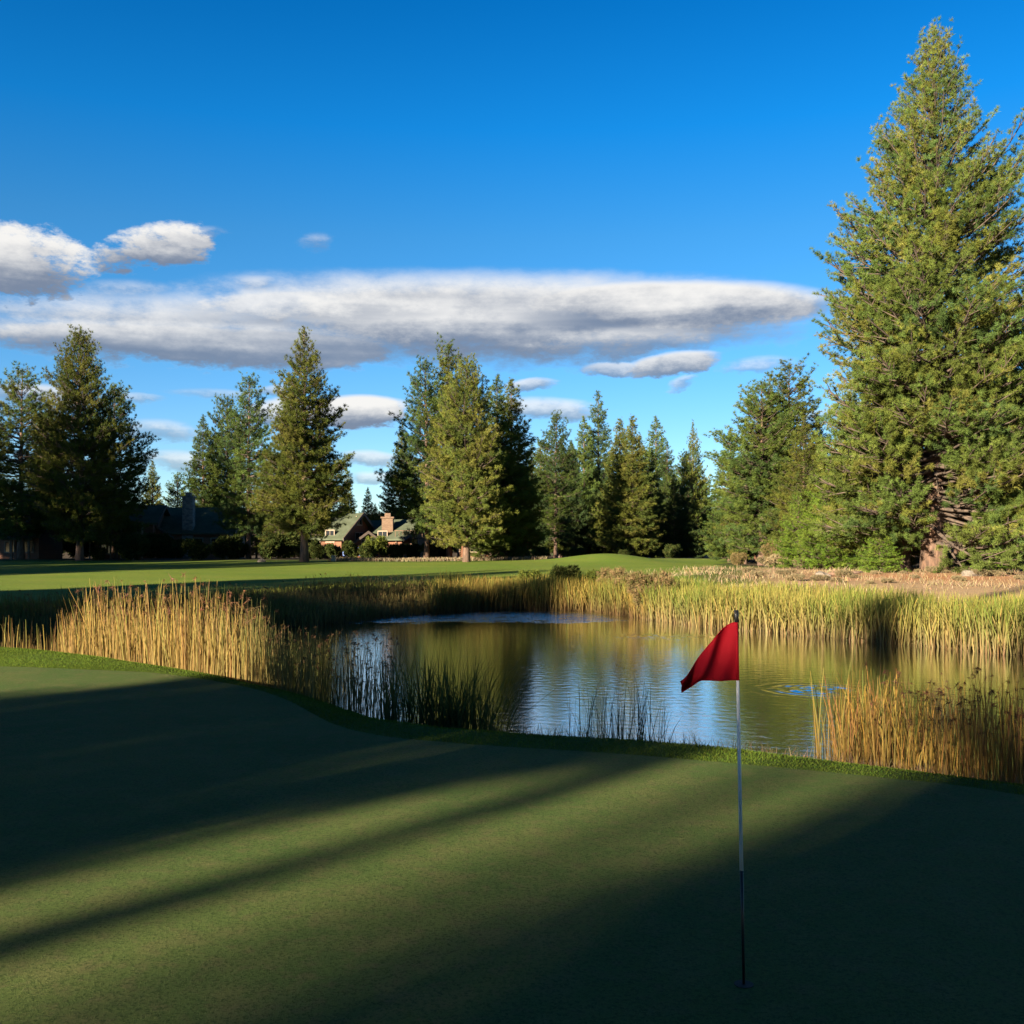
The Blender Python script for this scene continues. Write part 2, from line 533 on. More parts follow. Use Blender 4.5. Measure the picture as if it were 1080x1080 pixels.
class MB:
    """collects simple shapes and links them as ONE mesh"""
    def __init__(self):
        self.v = []
        self.f = []

    def add(self, vs, fs):
        b = len(self.v)
        self.v += [tuple(p) for p in vs]
        self.f += [tuple(i + b for i in q) for q in fs]

    def box(self, c, s, rz=0.0, taper=1.0):
        cx, cy, cz = c
        sx, sy, sz = s[0] / 2, s[1] / 2, s[2] / 2
        vs = []
        for z, k in ((-sz, 1.0), (sz, taper)):
            for x, y in ((-sx, -sy), (sx, -sy), (sx, sy), (-sx, sy)):
                x, y = x * k, y * k
                vs.append((cx + x * math.cos(rz) - y * math.sin(rz), cy + x * math.sin(rz) + y * math.cos(rz), cz + z))
        self.add(vs, [(3, 2, 1, 0), (4, 5, 6, 7), (0, 1, 5, 4), (1, 2, 6, 5), (2, 3, 7, 6), (3, 0, 4, 7)])

    def tube(self, pts, rad, n=8, caps=True):
        pts = [Vector(p) for p in pts]
        rings = []
        for i, p in enumerate(pts):
            a = pts[max(0, i - 1)]
            b = pts[min(len(pts) - 1, i + 1)]
            d = (b - a).normalized() if (b - a).length > 1e-9 else Vector((0, 0, 1))
            ref = Vector((0, 0, 1)) if abs(d.z) < 0.9 else Vector((1, 0, 0))
            e1 = d.cross(ref).normalized()
            e2 = d.cross(e1).normalized()
            rr = rad[i] if hasattr(rad, '__len__') else rad
            rings.append([p + (e1 * math.cos(2 * math.pi * k / n) + e2 * math.sin(2 * math.pi * k / n)) * rr for k in range(n)])
        vs = [q for r_ in rings for q in r_]
        fs = []
        for i in range(len(rings) - 1):
            for k in range(n):
                k2 = (k + 1) % n
                fs.append((i * n + k, i * n + k2, (i + 1) * n + k2, (i + 1) * n + k))
        if caps:
            fs.append(tuple(range(n)))
            fs.append(tuple((len(rings) - 1) * n + k for k in reversed(range(n))))
        self.add(vs, fs)

    def prism(self, poly, axis_a, axis_b, origin, ext):
        """poly of 2-D points in axes a, b extruded along ext"""
        A, B, O, E = Vector(axis_a), Vector(axis_b), Vector(origin), Vector(ext)
        n = len(poly)
        vs = [O + A * p[0] + B * p[1] for p in poly] + [O + A * p[0] + B * p[1] + E for p in poly]
        fs = [tuple(reversed(range(n))), tuple(range(n, 2 * n))]
        for i in range(n):
            j = (i + 1) % n
            fs.append((i, j, n + j, n + i))
        self.add(vs, fs)

    def build(self, name, mat, parent=None, bevel=0.0, smooth=False, loc=None):
        me = bpy.data.meshes.new(name)
        me.from_pydata(self.v, [], self.f)
        bm = bmesh.new()
        bm.from_mesh(me)
        bmesh.ops.recalc_face_normals(bm, faces=bm.faces)
        bm.to_mesh(me)
        bm.free()
        me.materials.append(mat)
        if smooth:
            for p in me.polygons: p.use_smooth = True
        o = bpy.data.objects.new(name, me)
        put(o, parent)
        if loc: o.location = loc
        if bevel:
            b = o.modifiers.new('bevel', 'BEVEL')
            b.width = bevel
            b.segments = 2
            b.limit_method = 'ANGLE'
        return o


def copy_tree(src, loc, rz, sc, name=None):
    """copy of a thing with its parts; mesh data is shared"""
    r = src.copy()
    COL.objects.link(r)
    r.location = loc
    r.rotation_euler = (0, 0, rz)
    r.scale = sc
    for ch in list(src.children):
        c = ch.copy()
        COL.objects.link(c)
        c.parent = r
        for g in list(ch.children):
            d = g.copy()
            COL.objects.link(d)
            d.parent = c
    return r

# ---------------------------------------------------------------- terrain
WATER_Z = -0.8


def gp(px, py, z):
    Y = F * (EYE - z) / (py - HORIZON)
    return ((px - 540) / F * Y, Y)


edge = [(-34, 34), (-21, 29)] + [gp(*p) for p in [(0, 682, .25), (100, 692, .25), (200, 706, .2), (280, 725, .1), (330, 745, .04), (365, 757, 0), (450, 768, 0),
        (540, 775, 0), (640, 780, 0), (740, 788, 0), (840, 800, 0), (940, 812, 0), (1080, 830, 0)]] + [(9, 8), (14, 4), (20, -2)]
edge = np.array(edge)


def offset(poly, d):
    out = []
    for i in range(len(poly)):
        a = poly[max(0, i - 1)]
        b = poly[min(len(poly) - 1, i + 1)]
        t_ = (b - a) / np.linalg.norm(b - a)
        out.append(poly[i] + np.array([-t_[1], t_[0]]) * d)
    return np.array(out)


NEAR_BANK = 2.0
near_shore = offset(edge, NEAR_BANK)[1:]
far_shore = np.array([(-24, 35), (-16, 40.5), (-9.1, 46.8), (-5.2, 55.7), (-2, 59.5), (1.1, 60.5), (4.6, 59.0), (6.4, 54), (8.9, 45.6), (11.4, 42.3),
                      (13, 39), (15.2, 35.8), (16.4, 32.8), (22, 28), (30, 18), (32, 6), (27, -1)])
pond = np.vstack([near_shore, far_shore[::-1]])
N_NEAR = len(near_shore)


def pond_sd(P):
    """signed distance to the waterline (positive on land) and whether the near shore is the nearest"""
    A = pond
    B = np.roll(pond, -1, axis=0)
    best = np.full(len(P), 1e9)
    idx = np.zeros(len(P), int)
    inside = np.zeros(len(P), bool)
    for i in range(len(A)):
        a, b = A[i], B[i]
        ab = b - a
        t_ = np.clip(((P - a) @ ab) / (ab @ ab), 0, 1)
        d = np.linalg.norm(P - (a + t_[:, None] * ab), axis=1)
        m = d < best
        best[m] = d[m]
        idx[m] = i
        c = ((a[1] > P[:, 1]) != (b[1] > P[:, 1]))
        with np.errstate(divide='ignore', invalid='ignore'):
            xi = (b[0] - a[0]) * (P[:, 1] - a[1]) / (b[1] - a[1]) + a[0]
        inside ^= c & (P[:, 0] < xi)
    q = np.where(inside, -best, best)
    return q, idx < N_NEAR - 1


def sstep(x, a, b):
    t_ = np.clip((x - a) / (b - a), 0, 1)
    return t_ * t_ * (3 - 2 * t_)


def land(P):
    x, y = P[:, 0], P[:, 1]
    mound = 0.25 * np.exp(-(((x + 11) / 7.5) ** 2 + ((y - 23) / 7) ** 2))
    far = np.clip(0.3 + (y - 52) * 0.022, 0, 1.95)
    far = far + 0.40 * sstep(x, 9, 16) * sstep(y, 42, 55) * (1 - sstep(y, 80, 105))
    far = far + 0.95 * np.exp(-(((x - 10.5) / 5.5) ** 2 + ((y - 112) / 8) ** 2)) + 0.25 * np.exp(-(((x - 0) / 9) ** 2 + ((y - 100) / 9) ** 2))
    far = far - 0.6 * sstep(y, 150, 200) + 16 * sstep(y, 275, 400) + 40 * sstep(y, 400, 1500)
    und = 0.06 * np.sin(x * 0.21 + 1.1) * np.sin(y * 0.17 + .4) * sstep(y, 40, 55)
    return mound + far + und


def ground_z(P):
    P = np.atleast_2d(np.asarray(P, float))
    q, near = pond_sd(P)
    L = land(P)
    wdt = np.where(near, NEAR_BANK, 5.0)
    k = np.clip(q / wdt, 0, 1)
    k = np.where(near, 1 - (1 - k) ** 1.5, k * k * (3 - 2 * k) * 0.5 + k * 0.5)
    z = np.where(q > 0, WATER_Z + (L - WATER_Z) * k, WATER_Z - np.minimum(1.1, -q * 0.35))
    return z


def gz(x, y):
    return float(ground_z([(x, y)])[0])


def build_ground():
    def spread(a, b, step, grow, lo, hi):
        c = list(np.arange(a, b + 1e-6, step))
        s = step
        while c[-1] < hi:
            s *= grow
            c.append(c[-1] + s)
        s = step
        while c[0] > lo:
            s *= grow
            c.insert(0, c[0] - s)
        return np.array(c)
    xs = spread(-36, 34, 0.4, 1.10, -4000, 4000)
    ys = spread(2, 64, 0.4, 1.035, -600, 4500)
    gx, gy = np.meshgrid(xs, ys)
    P = np.stack([gx.ravel(), gy.ravel()], 1)
    z = ground_z(P)
    V = np.column_stack([P, z])
    nx, ny = len(xs), len(ys)
    i, j = np.meshgrid(np.arange(nx - 1), np.arange(ny - 1))
    a = (j * nx + i).ravel()
    Fc = np.column_stack([a, a + 1, a + nx + 1, a + nx])
    C = V[Fc].mean(axis=1)
    q, near = pond_sd(C[:, :2])
    x, y = C[:, 0], C[:, 1]
    right = 9.0 + (y - 60) * 0.28 + 0.8 * np.sin(y * .35)
    is_f = (q > 4.5) & (~near | (y > 40)) & (y > 40) & (y < 116 + 2.5 * np.sin(x * .13) + 14 * sstep(x, 4, 12)) & (x < right) & (x > -150)
    # colours of the open ground: rough turf, dry sandy bank, needle litter
    qv, nv = pond_sd(P)
    rough = np.array([0.09, 0.14, 0.022])
    sand = np.array([0.52, 0.36, 0.21])
    litter = np.array([0.085, 0.065, 0.042])
    mud = np.array([0.09, 0.075, 0.05])
    X, Y = P[:, 0], P[:, 1]
    ws = sstep(X - (Y - 50) * .2, 11, 14.5) * sstep(Y, 38, 46) * (1 - sstep(Y, 80, 90))
    wl = np.maximum(sstep(Y, 116, 124), sstep(X, 20, 24) * sstep(Y, 76, 86))
    red = np.exp(-(((X - 27) / 9) ** 2 + ((Y - 66) / 7) ** 2))
    c = rough[None, :] * np.ones((len(P), 1))
    c = c + (sand - c) * ws[:, None]
    c = c + (np.array([0.56, 0.27, 0.13]) - c) * (red * 0.85)[:, None]
    c = c + (litter - c) * wl[:, None]
    wm = 1 - sstep(qv, 0.1, 1.0)
    c = c + (mud - c) * wm[:, None]

    def sub(mask, name, mat, col):
        fc = Fc[mask]
        used = np.unique(fc)
        mp = np.full(len(V), -1)
        mp[used] = np.arange(len(used))
        o = mesh_np(name, V[used], mp[fc], mat, None, col[used] if col is not None else None, True)
        o['kind'] = 'structure'
        return o
    sub(~is_f, 'ground', M['ground'], c)
    sub(is_f, 'fairway', M['fairway'], None)


def build_water():
    """rippled sheet: many small wave trains, calmer and livelier patches, two wells of rising water"""
    rng = np.random.default_rng(8)
    xs = np.arange(-25, 33.01, 0.042)
    ys = [-3.0]
    while ys[-1] < 62.5: ys.append(ys[-1] + max(.055, abs(ys[-1]) * .0042))
    ys = np.array(ys)
    gx, gy = np.meshgrid(xs, ys)
    X, Y = gx.ravel(), gy.ravel()
    z = np.zeros(len(X))
    amp = 0.75 + .35 * np.sin(X * .31 + 1.0 + np.sin(Y * .23)) * np.sin(Y * .27 + .5) + .25 * np.sin(X * .9 + Y * .5)
    amp = np.clip(amp, .3, 1.3)
    br = sstep(Y, 48.5, 51.5) * (1 - sstep(X, 5.0, 7.5)) * sstep(X, -7.5, -5)
    amp = amp + 2.2 * br
    boil = np.zeros(len(X))
    for (bx, by, r0) in BOIL:
        r = np.hypot(X - bx, (Y - by))
        boil = np.maximum(boil, 1 - sstep(r, r0 * .6, r0 * 1.5))
        z += .010 * np.sin(r * 15) * (1 - sstep(r, r0 * .8, r0 * 2.6))
    n = 46
    lam = np.exp(rng.uniform(math.log(.10), math.log(.48), n))
    th = rng.normal(R(70), .75, n)
    slope = RIPPLE / math.sqrt(n / 2)
    waves = np.zeros(len(X))
    for k in range(n):
        kk = 2 * np.pi / lam[k]
        fade = 1 - sstep(np.abs(Y) * .0042 * 2.6, lam[k] * .8, lam[k] * 1.3)
        waves += fade * (slope / kk) * np.sin(kk * (X * math.cos(th[k]) + Y * math.sin(th[k])) + rng.uniform(0, 6.28))
    z += waves * (amp + 7.0 * boil)
    nx, ny = len(xs), len(ys)
    i, j = np.meshgrid(np.arange(nx - 1), np.arange(ny - 1))
    a = (j * nx + i).ravel()
    Fc = np.column_stack([a, a + 1, a + nx + 1, a + nx])
    # keep the cells over the basin and a little way under the banks
    cx, cy = xs[:-1:8], ys[:-1:4]
    qx, qy = np.meshgrid(cx, cy)
    qc, _ = pond_sd(np.column_stack([qx.ravel(), qy.ravel()]))
    qc = qc.reshape(len(cy), len(cx))
    keep = qc[(j // 4).ravel(), (i // 8).ravel()] < .9
    Fc = Fc[keep]
    used = np.unique(Fc)
    mp = np.full(len(X), -1)
    mp[used] = np.arange(len(used))
    V = np.column_stack([X, Y, WATER_Z + z])[used]
    o = mesh_np('water', V, mp[Fc], M['water'], None, None, True)
    o['kind'] = 'structure'
    print('water quads', len(Fc))


RIPPLE = 0.030
build_ground()
build_water()

green_edge = np.array([(-24, 22)] + [gp(*p) for p in [(-150, 702, .2), (0, 703, .22), (100, 705, .22), (170, 708, .2), (250, 720, .14), (300, 737, .06), (350, 764, .01), (400, 777, 0),
             (470, 784, 0), (540, 789, 0), (640, 795, 0), (740, 803, 0), (840, 812, 0), (940, 822, 0), (1080, 840, 0)]] + [(8, 7), (12, 2.5), (14, -3)])


def catmull(P, n):
    out = []
    for i in range(len(P) - 1):
        p0, p1, p2, p3 = P[max(i - 1, 0)], P[i], P[i + 1], P[min(i + 2, len(P) - 1)]
        for k in range(n):
            t_ = k / n
            out.append(0.5 * ((2 * p1) + (-p0 + p2) * t_ + (2 * p0 - 5 * p1 + 4 * p2 - p3) * t_ ** 2 + (-p0 + 3 * p1 - 3 * p2 + p3) * t_ ** 3))
    out.append(P[-1])
    return np.array(out)


ge = catmull(green_edge, 8)


def build_green():
    n = len(ge)
    near = np.column_stack([np.linspace(-22, 14, n), np.linspace(-5, -6, n)])
    rows = 70
    V = []
    for r_ in range(rows + 1):
        t_ = (r_ / rows)
        V.append(near + (ge - near) * t_)
    V = np.vstack(V)
    z = ground_z(V) + 0.009
    i, j = np.meshgrid(np.arange(n - 1), np.arange(rows))
    a = (j * n + i).ravel()
    Fc = np.column_stack([a, a + 1, a + n + 1, a + n])
    o = mesh_np('putting_green', np.column_stack([V, z]), Fc, M['green'], None, None, True)
    o['kind'] = 'structure'


build_green()

# ---------------------------------------------------------------- blades (grass, reeds)
def jit(rng, base, n, amt=0.15):
    base = np.asarray(base)
    k = 1 + rng.normal(0, amt, (n, 1)) * 0.8
    return np.clip(base[None, :] * k * (1 + rng.normal(0, amt * .35, (n, 3))), 0.002, 0.9)


def blades_mesh(rng, B, h, w, lean, bend, c0, c1, tipw=0.0):
    """ribbons with three joints: B base points (n,3), h heights, w widths, c0/c1 colours at foot and tip (n,3)"""
    n = len(B)
    ang = rng.uniform(0, 2 * np.pi, n)
    la = rng.uniform(0, 2 * np.pi, n)
    ln = np.abs(rng.normal(0, lean, n)) + (rng.random(n) < .07) * rng.uniform(0, 6 * lean, n)
    bn = np.abs(rng.normal(0, bend, n))
    side = np.column_stack([np.cos(ang), np.sin(ang), np.zeros(n)])
    ld = np.column_stack([np.cos(la), np.sin(la), np.zeros(n)])
    V = []
    C = []
    for t_, wf in ((0, 1.0), (0.4, 0.95), (0.75, 0.7), (1.0, tipw)):
        off = ld * (h * (ln * t_ + bn * t_ ** 2.4))[:, None]
        up = np.zeros((n, 3))
        up[:, 2] = h * t_ * (1 - 0.35 * bn * t_ ** 2)
        p = B + off + up
        if t_ < 1.0 or tipw > 0:
            V.append(p - side * (w * wf / 2)[:, None])
            V.append(p + side * (w * wf / 2)[:, None])
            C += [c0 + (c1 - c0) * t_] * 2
        else:
            V.append(p)
            C.append(c1)
    k = len(V)
    V = np.stack(V, 1)
    C = np.stack(C, 1)
    base = (np.arange(n) * k)[:, None]
    tri = [(0, 1, 3), (0, 3, 2), (2, 3, 5), (2, 5, 4)] + ([(4, 5, 6)] if k == 7 else [(4, 5, 7), (4, 7, 6)])
    Fc = (base[:, None, :] + np.array(tri)[None, :, :]).reshape(-1, 3)
    tip = B + ld * (h * (ln + bn))[:, None]
    tip[:, 2] += h * (1 - 0.35 * bn)
    return V.reshape(-1, 3), Fc, C.reshape(-1, 3), tip


def join(parts):
    V, Fc, C = [], [], []
    o = 0
    for v, f, c in parts:
        V.append(v)
        Fc.append(f + o)
        C.append(c)
        o += len(v)
    return np.vstack(V), np.vstack(Fc), np.vstack(C)


def tufts_mesh(rng, P, D, size, k, w, col, cone=0.9, up=0.25):
    """sprays of k thin triangles at points P round directions D; col (n,3)"""
    n = len(P)
    d = D[:, None, :] + rng.normal(0, cone, (n, k, 3)) + np.array([0, 0, up])
    d /= np.linalg.norm(d, axis=2, keepdims=True) + 1e-9
    ref = rng.normal(0, 1, (n, k, 3))
    s = np.cross(d, ref)
    s /= np.linalg.norm(s, axis=2, keepdims=True) + 1e-9
    L = (size[:, None] * rng.uniform(0.65, 1.15, (n, k)))[:, :, None]
    W = (w * size[:, None] * rng.uniform(0.7, 1.3, (n, k)))[:, :, None]
    p = P[:, None, :] + d * L * 0.05
    a = p - s * W * 0.5
    b = p + s * W * 0.5
    c = p + d * L
    V = np.stack([a, b, c], 2).reshape(-1, 3)
    Fc = np.arange(len(V)).reshape(-1, 3)
    cc = np.repeat(col, k, axis=0) * (1 + rng.normal(0, 0.10, (n * k, 1)))
    C = np.repeat(np.clip(cc, 0.002, 0.9), 3, axis=0)
    return V, Fc, C


def head_mesh(rng, T, size, col):
    """loose seed tufts on stalk tips"""
    D = np.tile(np.array([0, 0, -0.35]), (len(T), 1)) + rng.normal(0, .3, (len(T), 3))
    return tufts_mesh(rng, T, D, np.full(len(T), size * .75) * rng.uniform(.6, 1.3, len(T)), 14, 0.13, col, 0.55, 0.1)


def in_pond_band(rng, n, cond, box):
    out = []
    tot = 0
    tries = 0
    while tot < n and tries < 60:
        tries += 1
        P = np.column_stack([rng.uniform(box[0], box[1], 20000), rng.uniform(box[2], box[3], 20000)])
        q, nr = pond_sd(P)
        m = cond(P, q, nr)
        out.append(P[m])
        tot += m.sum()
    return np.vstack(out)[:n]


def clump_noise(P, s, seed):
    a = np.random.default_rng(seed).uniform(0, 6.28, 8)
    x, y = P[:, 0] * s, P[:, 1] * s
    return (np.sin(x * 1.0 + a[0] + 1.3 * np.sin(y * .7 + a[1])) + np.sin(y * 1.1 + a[2] + 1.2 * np.sin(x * .8 + a[3])) + np.sin((x + y) * 1.9 + a[4]) * .6) / 2.6

# ---------------------------------------------------------------- trees
def interp_prof(tab):
    xs = np.array([a for a, b in tab])
    ys = np.array([b for a, b in tab])
    return lambda t_: float(np.interp(t_, xs, ys))


def make_pine(name, seed, H, cb, tab, nb, tuft, kb, wb, trunk_r, twig_gap, greens, irregular=0.2, droop=0.12, lean=0.0,
              bare=0, inner=0.22, gap=None, label=None, group=None, tuft_step=None, limb_r=1.0):
    """pine as trunk (with its limbs) and crown (needle sprays set on twigs)"""
    rng = np.random.default_rng(seed)
    rnd = random.Random(seed)
    prof = interp_prof(tab)
    root = empty(name)
    tb = MB()
    # trunk
    zs = np.linspace(0, 1, 12)
    wob = rng.normal(0, 0.05, (12, 2)).cumsum(0) * 0.25 * H / 30
    wob[0] = 0
    def axis(f):
        return Vector((np.interp(f, zs, wob[:, 0]) + lean * f * f * H, np.interp(f, zs, wob[:, 1]), f * H))
    rads = [trunk_r * (1.35 if f == 0 else 1.0) * max(0.03, (1 - f) ** 0.85) for f in zs]
    pts = [axis(f) for f in zs]
    pts[0].z = -0.4
    tb.tube(pts, rads, 10)
    lb = MB()
    TP, TD, TS, TC = [], [], [], []
    ph = rng.uniform(0, 6.28, 6)
    for i in range(nb):
        t_ = ((i + 0.5) / nb)
        t_ = 1 - (1 - t_) ** 0.62 if False else t_
        t_ = min(0.995, max(0.0, t_ ** 1.12 + rng.normal(0, 0.012)))
        f = cb + (1 - cb) * t_
        az = i * 2.39996 + rng.normal(0, 0.45)
        if gap and t_ < gap[2] and abs((az - gap[0] + math.pi) % (2 * math.pi) - math.pi) < gap[1] * (1 - .5 * t_ / gap[2]) and i % 4: continue
        Rr = prof(t_)
        lump = 1 + irregular * (math.sin(2 * az + ph[0] + t_ * 7) + math.sin(3 * az + ph[1] - t_ * 13) + 0.8 * math.sin(az + ph[2] + t_ * 23)) / 2
        L = max(0.25, Rr * (1.04 - .42 * rng.random() ** 1.6) * lump)
        pitch = -droop + (0.95 + droop) * t_ ** 1.6 + rng.normal(0, 0.13)
        a = axis(f)
        dh = Vector((math.cos(az), math.sin(az), 0))
        pts = []
        ns = 5
        for s in range(ns + 1):
            u = s / ns
            z = math.tan(max(-.6, min(1.1, pitch))) * L * u - 0.14 * L * u * (1 - u) + 0.14 * L * u ** 3
            sw = 0.06 * L * math.sin(u * 3 + i)
            pts.append(a + dh * (L * u) + Vector((-dh.y, dh.x, 0)) * sw + Vector((0, 0, z)))
        r0 = max(0.012, 0.018 * L * limb_r + 0.01)
        lb.tube(pts, [r0 * (1 - 0.8 * s / ns) for s in range(ns + 1)], 4, False)
        base = np.array(greens[rnd.randrange(len(greens))]) * rng.uniform(0.8, 1.2)
        arr = np.array([list(p) for p in pts])
        s0 = inner if L > 1.2 else 0.05
        u = s0 + rng.uniform(0, twig_gap / max(L, .3))
        sd_ = 1
        while u <= 1.02:
            uu = min(u, 1.0)
            p = np.array([np.interp(uu * ns, np.arange(ns + 1), arr[:, k]) for k in range(3)])
            kdir = arr[min(ns, int(uu * ns) + 1)] - arr[max(0, min(ns - 1, int(uu * ns)))]
            kdir = kdir / (np.linalg.norm(kdir) + 1e-9)
            per = np.cross(kdir, (0, 0, 1)) * sd_
            tl = min(L * 0.45, (0.22 + 0.55 * (1 - uu)) * L * 0.62 + 0.18) * rng.uniform(0.6, 1.2)
            td = kdir * rng.uniform(0.5, 0.9) + per * rng.uniform(0.4, 0.9) + np.array([0, 0, rng.uniform(-.22, 0.62)])
            if uu > 0.96: td = kdir + rng.normal(0, .15, 3)
            td /= np.linalg.norm(td)
            m = max(1, int(round(tl / (tuft_step or tuft * 0.8))))
            tone = rng.uniform(.72, 1.25)
            for s in range(m):
                v = 1 - .55 * rng.random() ** 1.4
                TP.append(p + td * tl * v + rng.normal(0, tuft * .30, 3))
                TD.append(td * .8 + np.array([0, 0, .25]))
                TS.append(tuft * rng.uniform(.75, 1.25))
                TC.append(base * tone * rng.uniform(.9, 1.1))
            if tl > 0.7 and rnd.random() < 0.6:
                lb.tube([p, p + td * tl * .9], [r0 * .35, r0 * .12], 3, False)
            sd_ = -sd_
            u += twig_gap * rng.uniform(.7, 1.3) / max(L, .3)
    # leader
    for s in range(4):
        TP.append(np.array(list(axis(1.0))) - np.array([0, 0, s * tuft * .6]))
        TD.append(np.array([0, 0, 1.0]))
        TS.append(tuft)
        TC.append(np.array(greens[0]))
    tr = tb.build('trunk', M['bark'], root, smooth=True)
    lb.build('limbs', M['limb'], root, smooth=True)
    print(name, seed, 'tufts', len(TP), 'tris', len(TP) * kb)
    V, Fc, C = tufts_mesh(rng, np.array(TP), np.array(TD), np.array(TS), kb, wb, np.array(TC))
    mesh_np('crown', V, Fc, M['needles'], root, C)
    if bare:
        db = MB()
        for i in range(bare):
            f = cb * rng.uniform(0.5, 3.0) + 0.02
            az = rng.uniform(0, 6.28)
            L = rng.uniform(1.0, 3.6)
            a = np.array(list(axis(f)))
            d = np.array([math.cos(az), math.sin(az), rng.uniform(-.45, .15)])
            p1 = a + d * L * .5 + rng.normal(0, .08, 3)
            p2 = a + d * L + np.array([0, 0, -.2 * L]) + rng.normal(0, .15, 3)
            db.tube([a, p1, p2], [.045, .03, .008], 4, False)
            for k in range(3):
                b = p1 + (p2 - p1) * rng.uniform(0, .9)
                db.tube([b, b + d * .5 + rng.normal(0, .35, 3)], [.014, .004], 3, False)
        db.build('dead_branches', M['dead_wood'], root)
    root['tree_h'] = H
    return root


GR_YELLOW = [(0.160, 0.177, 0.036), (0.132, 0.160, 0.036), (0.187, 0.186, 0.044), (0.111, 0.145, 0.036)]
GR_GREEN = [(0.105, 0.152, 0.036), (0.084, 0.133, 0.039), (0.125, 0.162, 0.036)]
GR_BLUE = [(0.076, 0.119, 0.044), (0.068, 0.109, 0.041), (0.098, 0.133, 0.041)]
GR_FRESH = [(0.146, 0.225, 0.030), (0.118, 0.196, 0.030), (0.173, 0.232, 0.039)]

CONE = [(0, .72), (.08, .95), (.2, 1.0), (.4, .83), (.6, .57), (.8, .29), (.92, .13), (1, .03)]
SPIRE = [(0, .85), (.1, 1.0), (.3, .86), (.55, .6), (.8, .31), (.93, .15), (1, .03)]
LOOSE = [(0, .6), (.15, .9), (.35, 1.0), (.6, .8), (.8, .5), (.93, .25), (1, .06)]


def tab(base, r): return [(a, b * r) for a, b in base]


def finish_proto(root, lab, cat):
    return root


PROTO = {}
def pine_protos():
    P = PROTO
    P['broad_a'] = make_pine('pine_tree', 11, 30, .09, tab(CONE, 6.6), 364, .40, 22, .095, .48, .36, GR_YELLOW, .17, tuft_step=.24)
    P['broad_b'] = make_pine('pine_tree', 12, 30, .07, tab(CONE, 6.4), 364, .40, 22, .095, .45, .36, GR_YELLOW + GR_GREEN, .20, tuft_step=.24)
    P['broad_c'] = make_pine('pine_tree', 13, 27, .09, tab(LOOSE, 5.9), 286, .40, 22, .095, .42, .36, GR_GREEN, .26, tuft_step=.24)
    P['spire_a'] = make_pine('pine_tree', 14, 26, .04, tab(SPIRE, 4.1), 364, .37, 22, .095, .33, .26, GR_GREEN, .22, tuft_step=.20)
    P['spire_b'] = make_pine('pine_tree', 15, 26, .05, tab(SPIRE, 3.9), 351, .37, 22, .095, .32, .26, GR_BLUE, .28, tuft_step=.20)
    P['spire_c'] = make_pine('pine_tree', 16, 24, .05, tab(SPIRE, 4.2), 351, .37, 22, .095, .32, .26, GR_YELLOW, .17, tuft_step=.20)
    P['loose_a'] = make_pine('pine_tree', 17, 28, .14, tab(LOOSE, 4.8), 221, .40, 22, .095, .38, .30, GR_GREEN + GR_BLUE, .30, lean=.01, tuft_step=.24)
    P['loose_b'] = make_pine('pine_tree', 18, 27, .12, tab(LOOSE, 5.1), 234, .40, 22, .095, .40, .30, GR_GREEN + GR_YELLOW, .30, lean=-.01, tuft_step=.24)
    P['young'] = make_pine('pine_tree', 19, 12, .02, tab(SPIRE, 3.6), 234, .28, 20, .10, .18, .22, GR_FRESH, .16, tuft_step=.26)
    P['tall_a'] = make_pine('pine_tree', 20, 31, .15, tab(CONE, 6.6), 442, .37, 22, .095, .55, .32, GR_YELLOW, .17, tuft_step=.22)
    P['tall_b'] = make_pine('pine_tree', 21, 30, .10, tab([(0, .55), (.07, .85), (.2, 1), (.45, .93), (.65, .72), (.82, .42), (.94, .19), (1, .04)], 7.0), 429, .37, 22, .095, .55, .34, GR_YELLOW, .17, tuft_step=.24)
    P['high_crown'] = make_pine('pine_tree', 23, 20, .71, tab([(0, .5), (.25, 1), (.6, 1), (.85, .7), (1, .2)], 2.2), 70, .42, 12, .2, .30, .30, GR_GREEN, .2, tuft_step=.24)
    P['flat_top'] = make_pine('pine_tree', 22, 18, .12, tab([(0, .6), (.2, .95), (.5, 1), (.75, .95), (.9, .7), (1, .25)], 3.6), 170, .54, 12, .2, .34, .30, GR_GREEN, .2, tuft_step=.24)


pine_protos()
_used = set()


def place_tree(kind, px, Y, top, label, group=None, wk=1.0, rz=None, base=None, name=None):
    """copy of a pine so that its foot stands at picture column px, Y metres out, and its tip reaches row top"""
    x = (px - 540) / F * Y
    z = gz(x, Y) if base is None else base
    H = (HORIZON - top) / F * Y + EYE - z
    p = PROTO[kind]
    k = H / p['tree_h']
    if rz is None: rz = (px * 0.7 + Y * 1.3) % 6.28
    loc = (x, Y, z)
    if kind not in _used:
        _used.add(kind)
        o = p
        o.location = loc
        o.rotation_euler = (0, 0, rz)
        o.scale = (k * wk, k * wk, k)
        PENDING.append((kind, o))
    else:
        o = copy_tree(p, loc, rz, (k * wk, k * wk, k))
    tag(o, label, 'pine tree', group or 'pines round the course')
    return o


def place_xy(kind, x, y, H, label, group, wk=1.0, rz=0.0):
    p = PROTO[kind]
    k = H / p['tree_h']
    loc = (x, y, gz(x, y))
    if kind not in _used:
        _used.add(kind)
        o = p
        o.location = loc
        o.rotation_euler = (0, 0, rz)
        o.scale = (k * wk, k * wk, k)
    else:
        o = copy_tree(p, loc, rz, (k * wk, k * wk, k))
    tag(o, label, 'pine tree', group)
    return o


PENDING = []

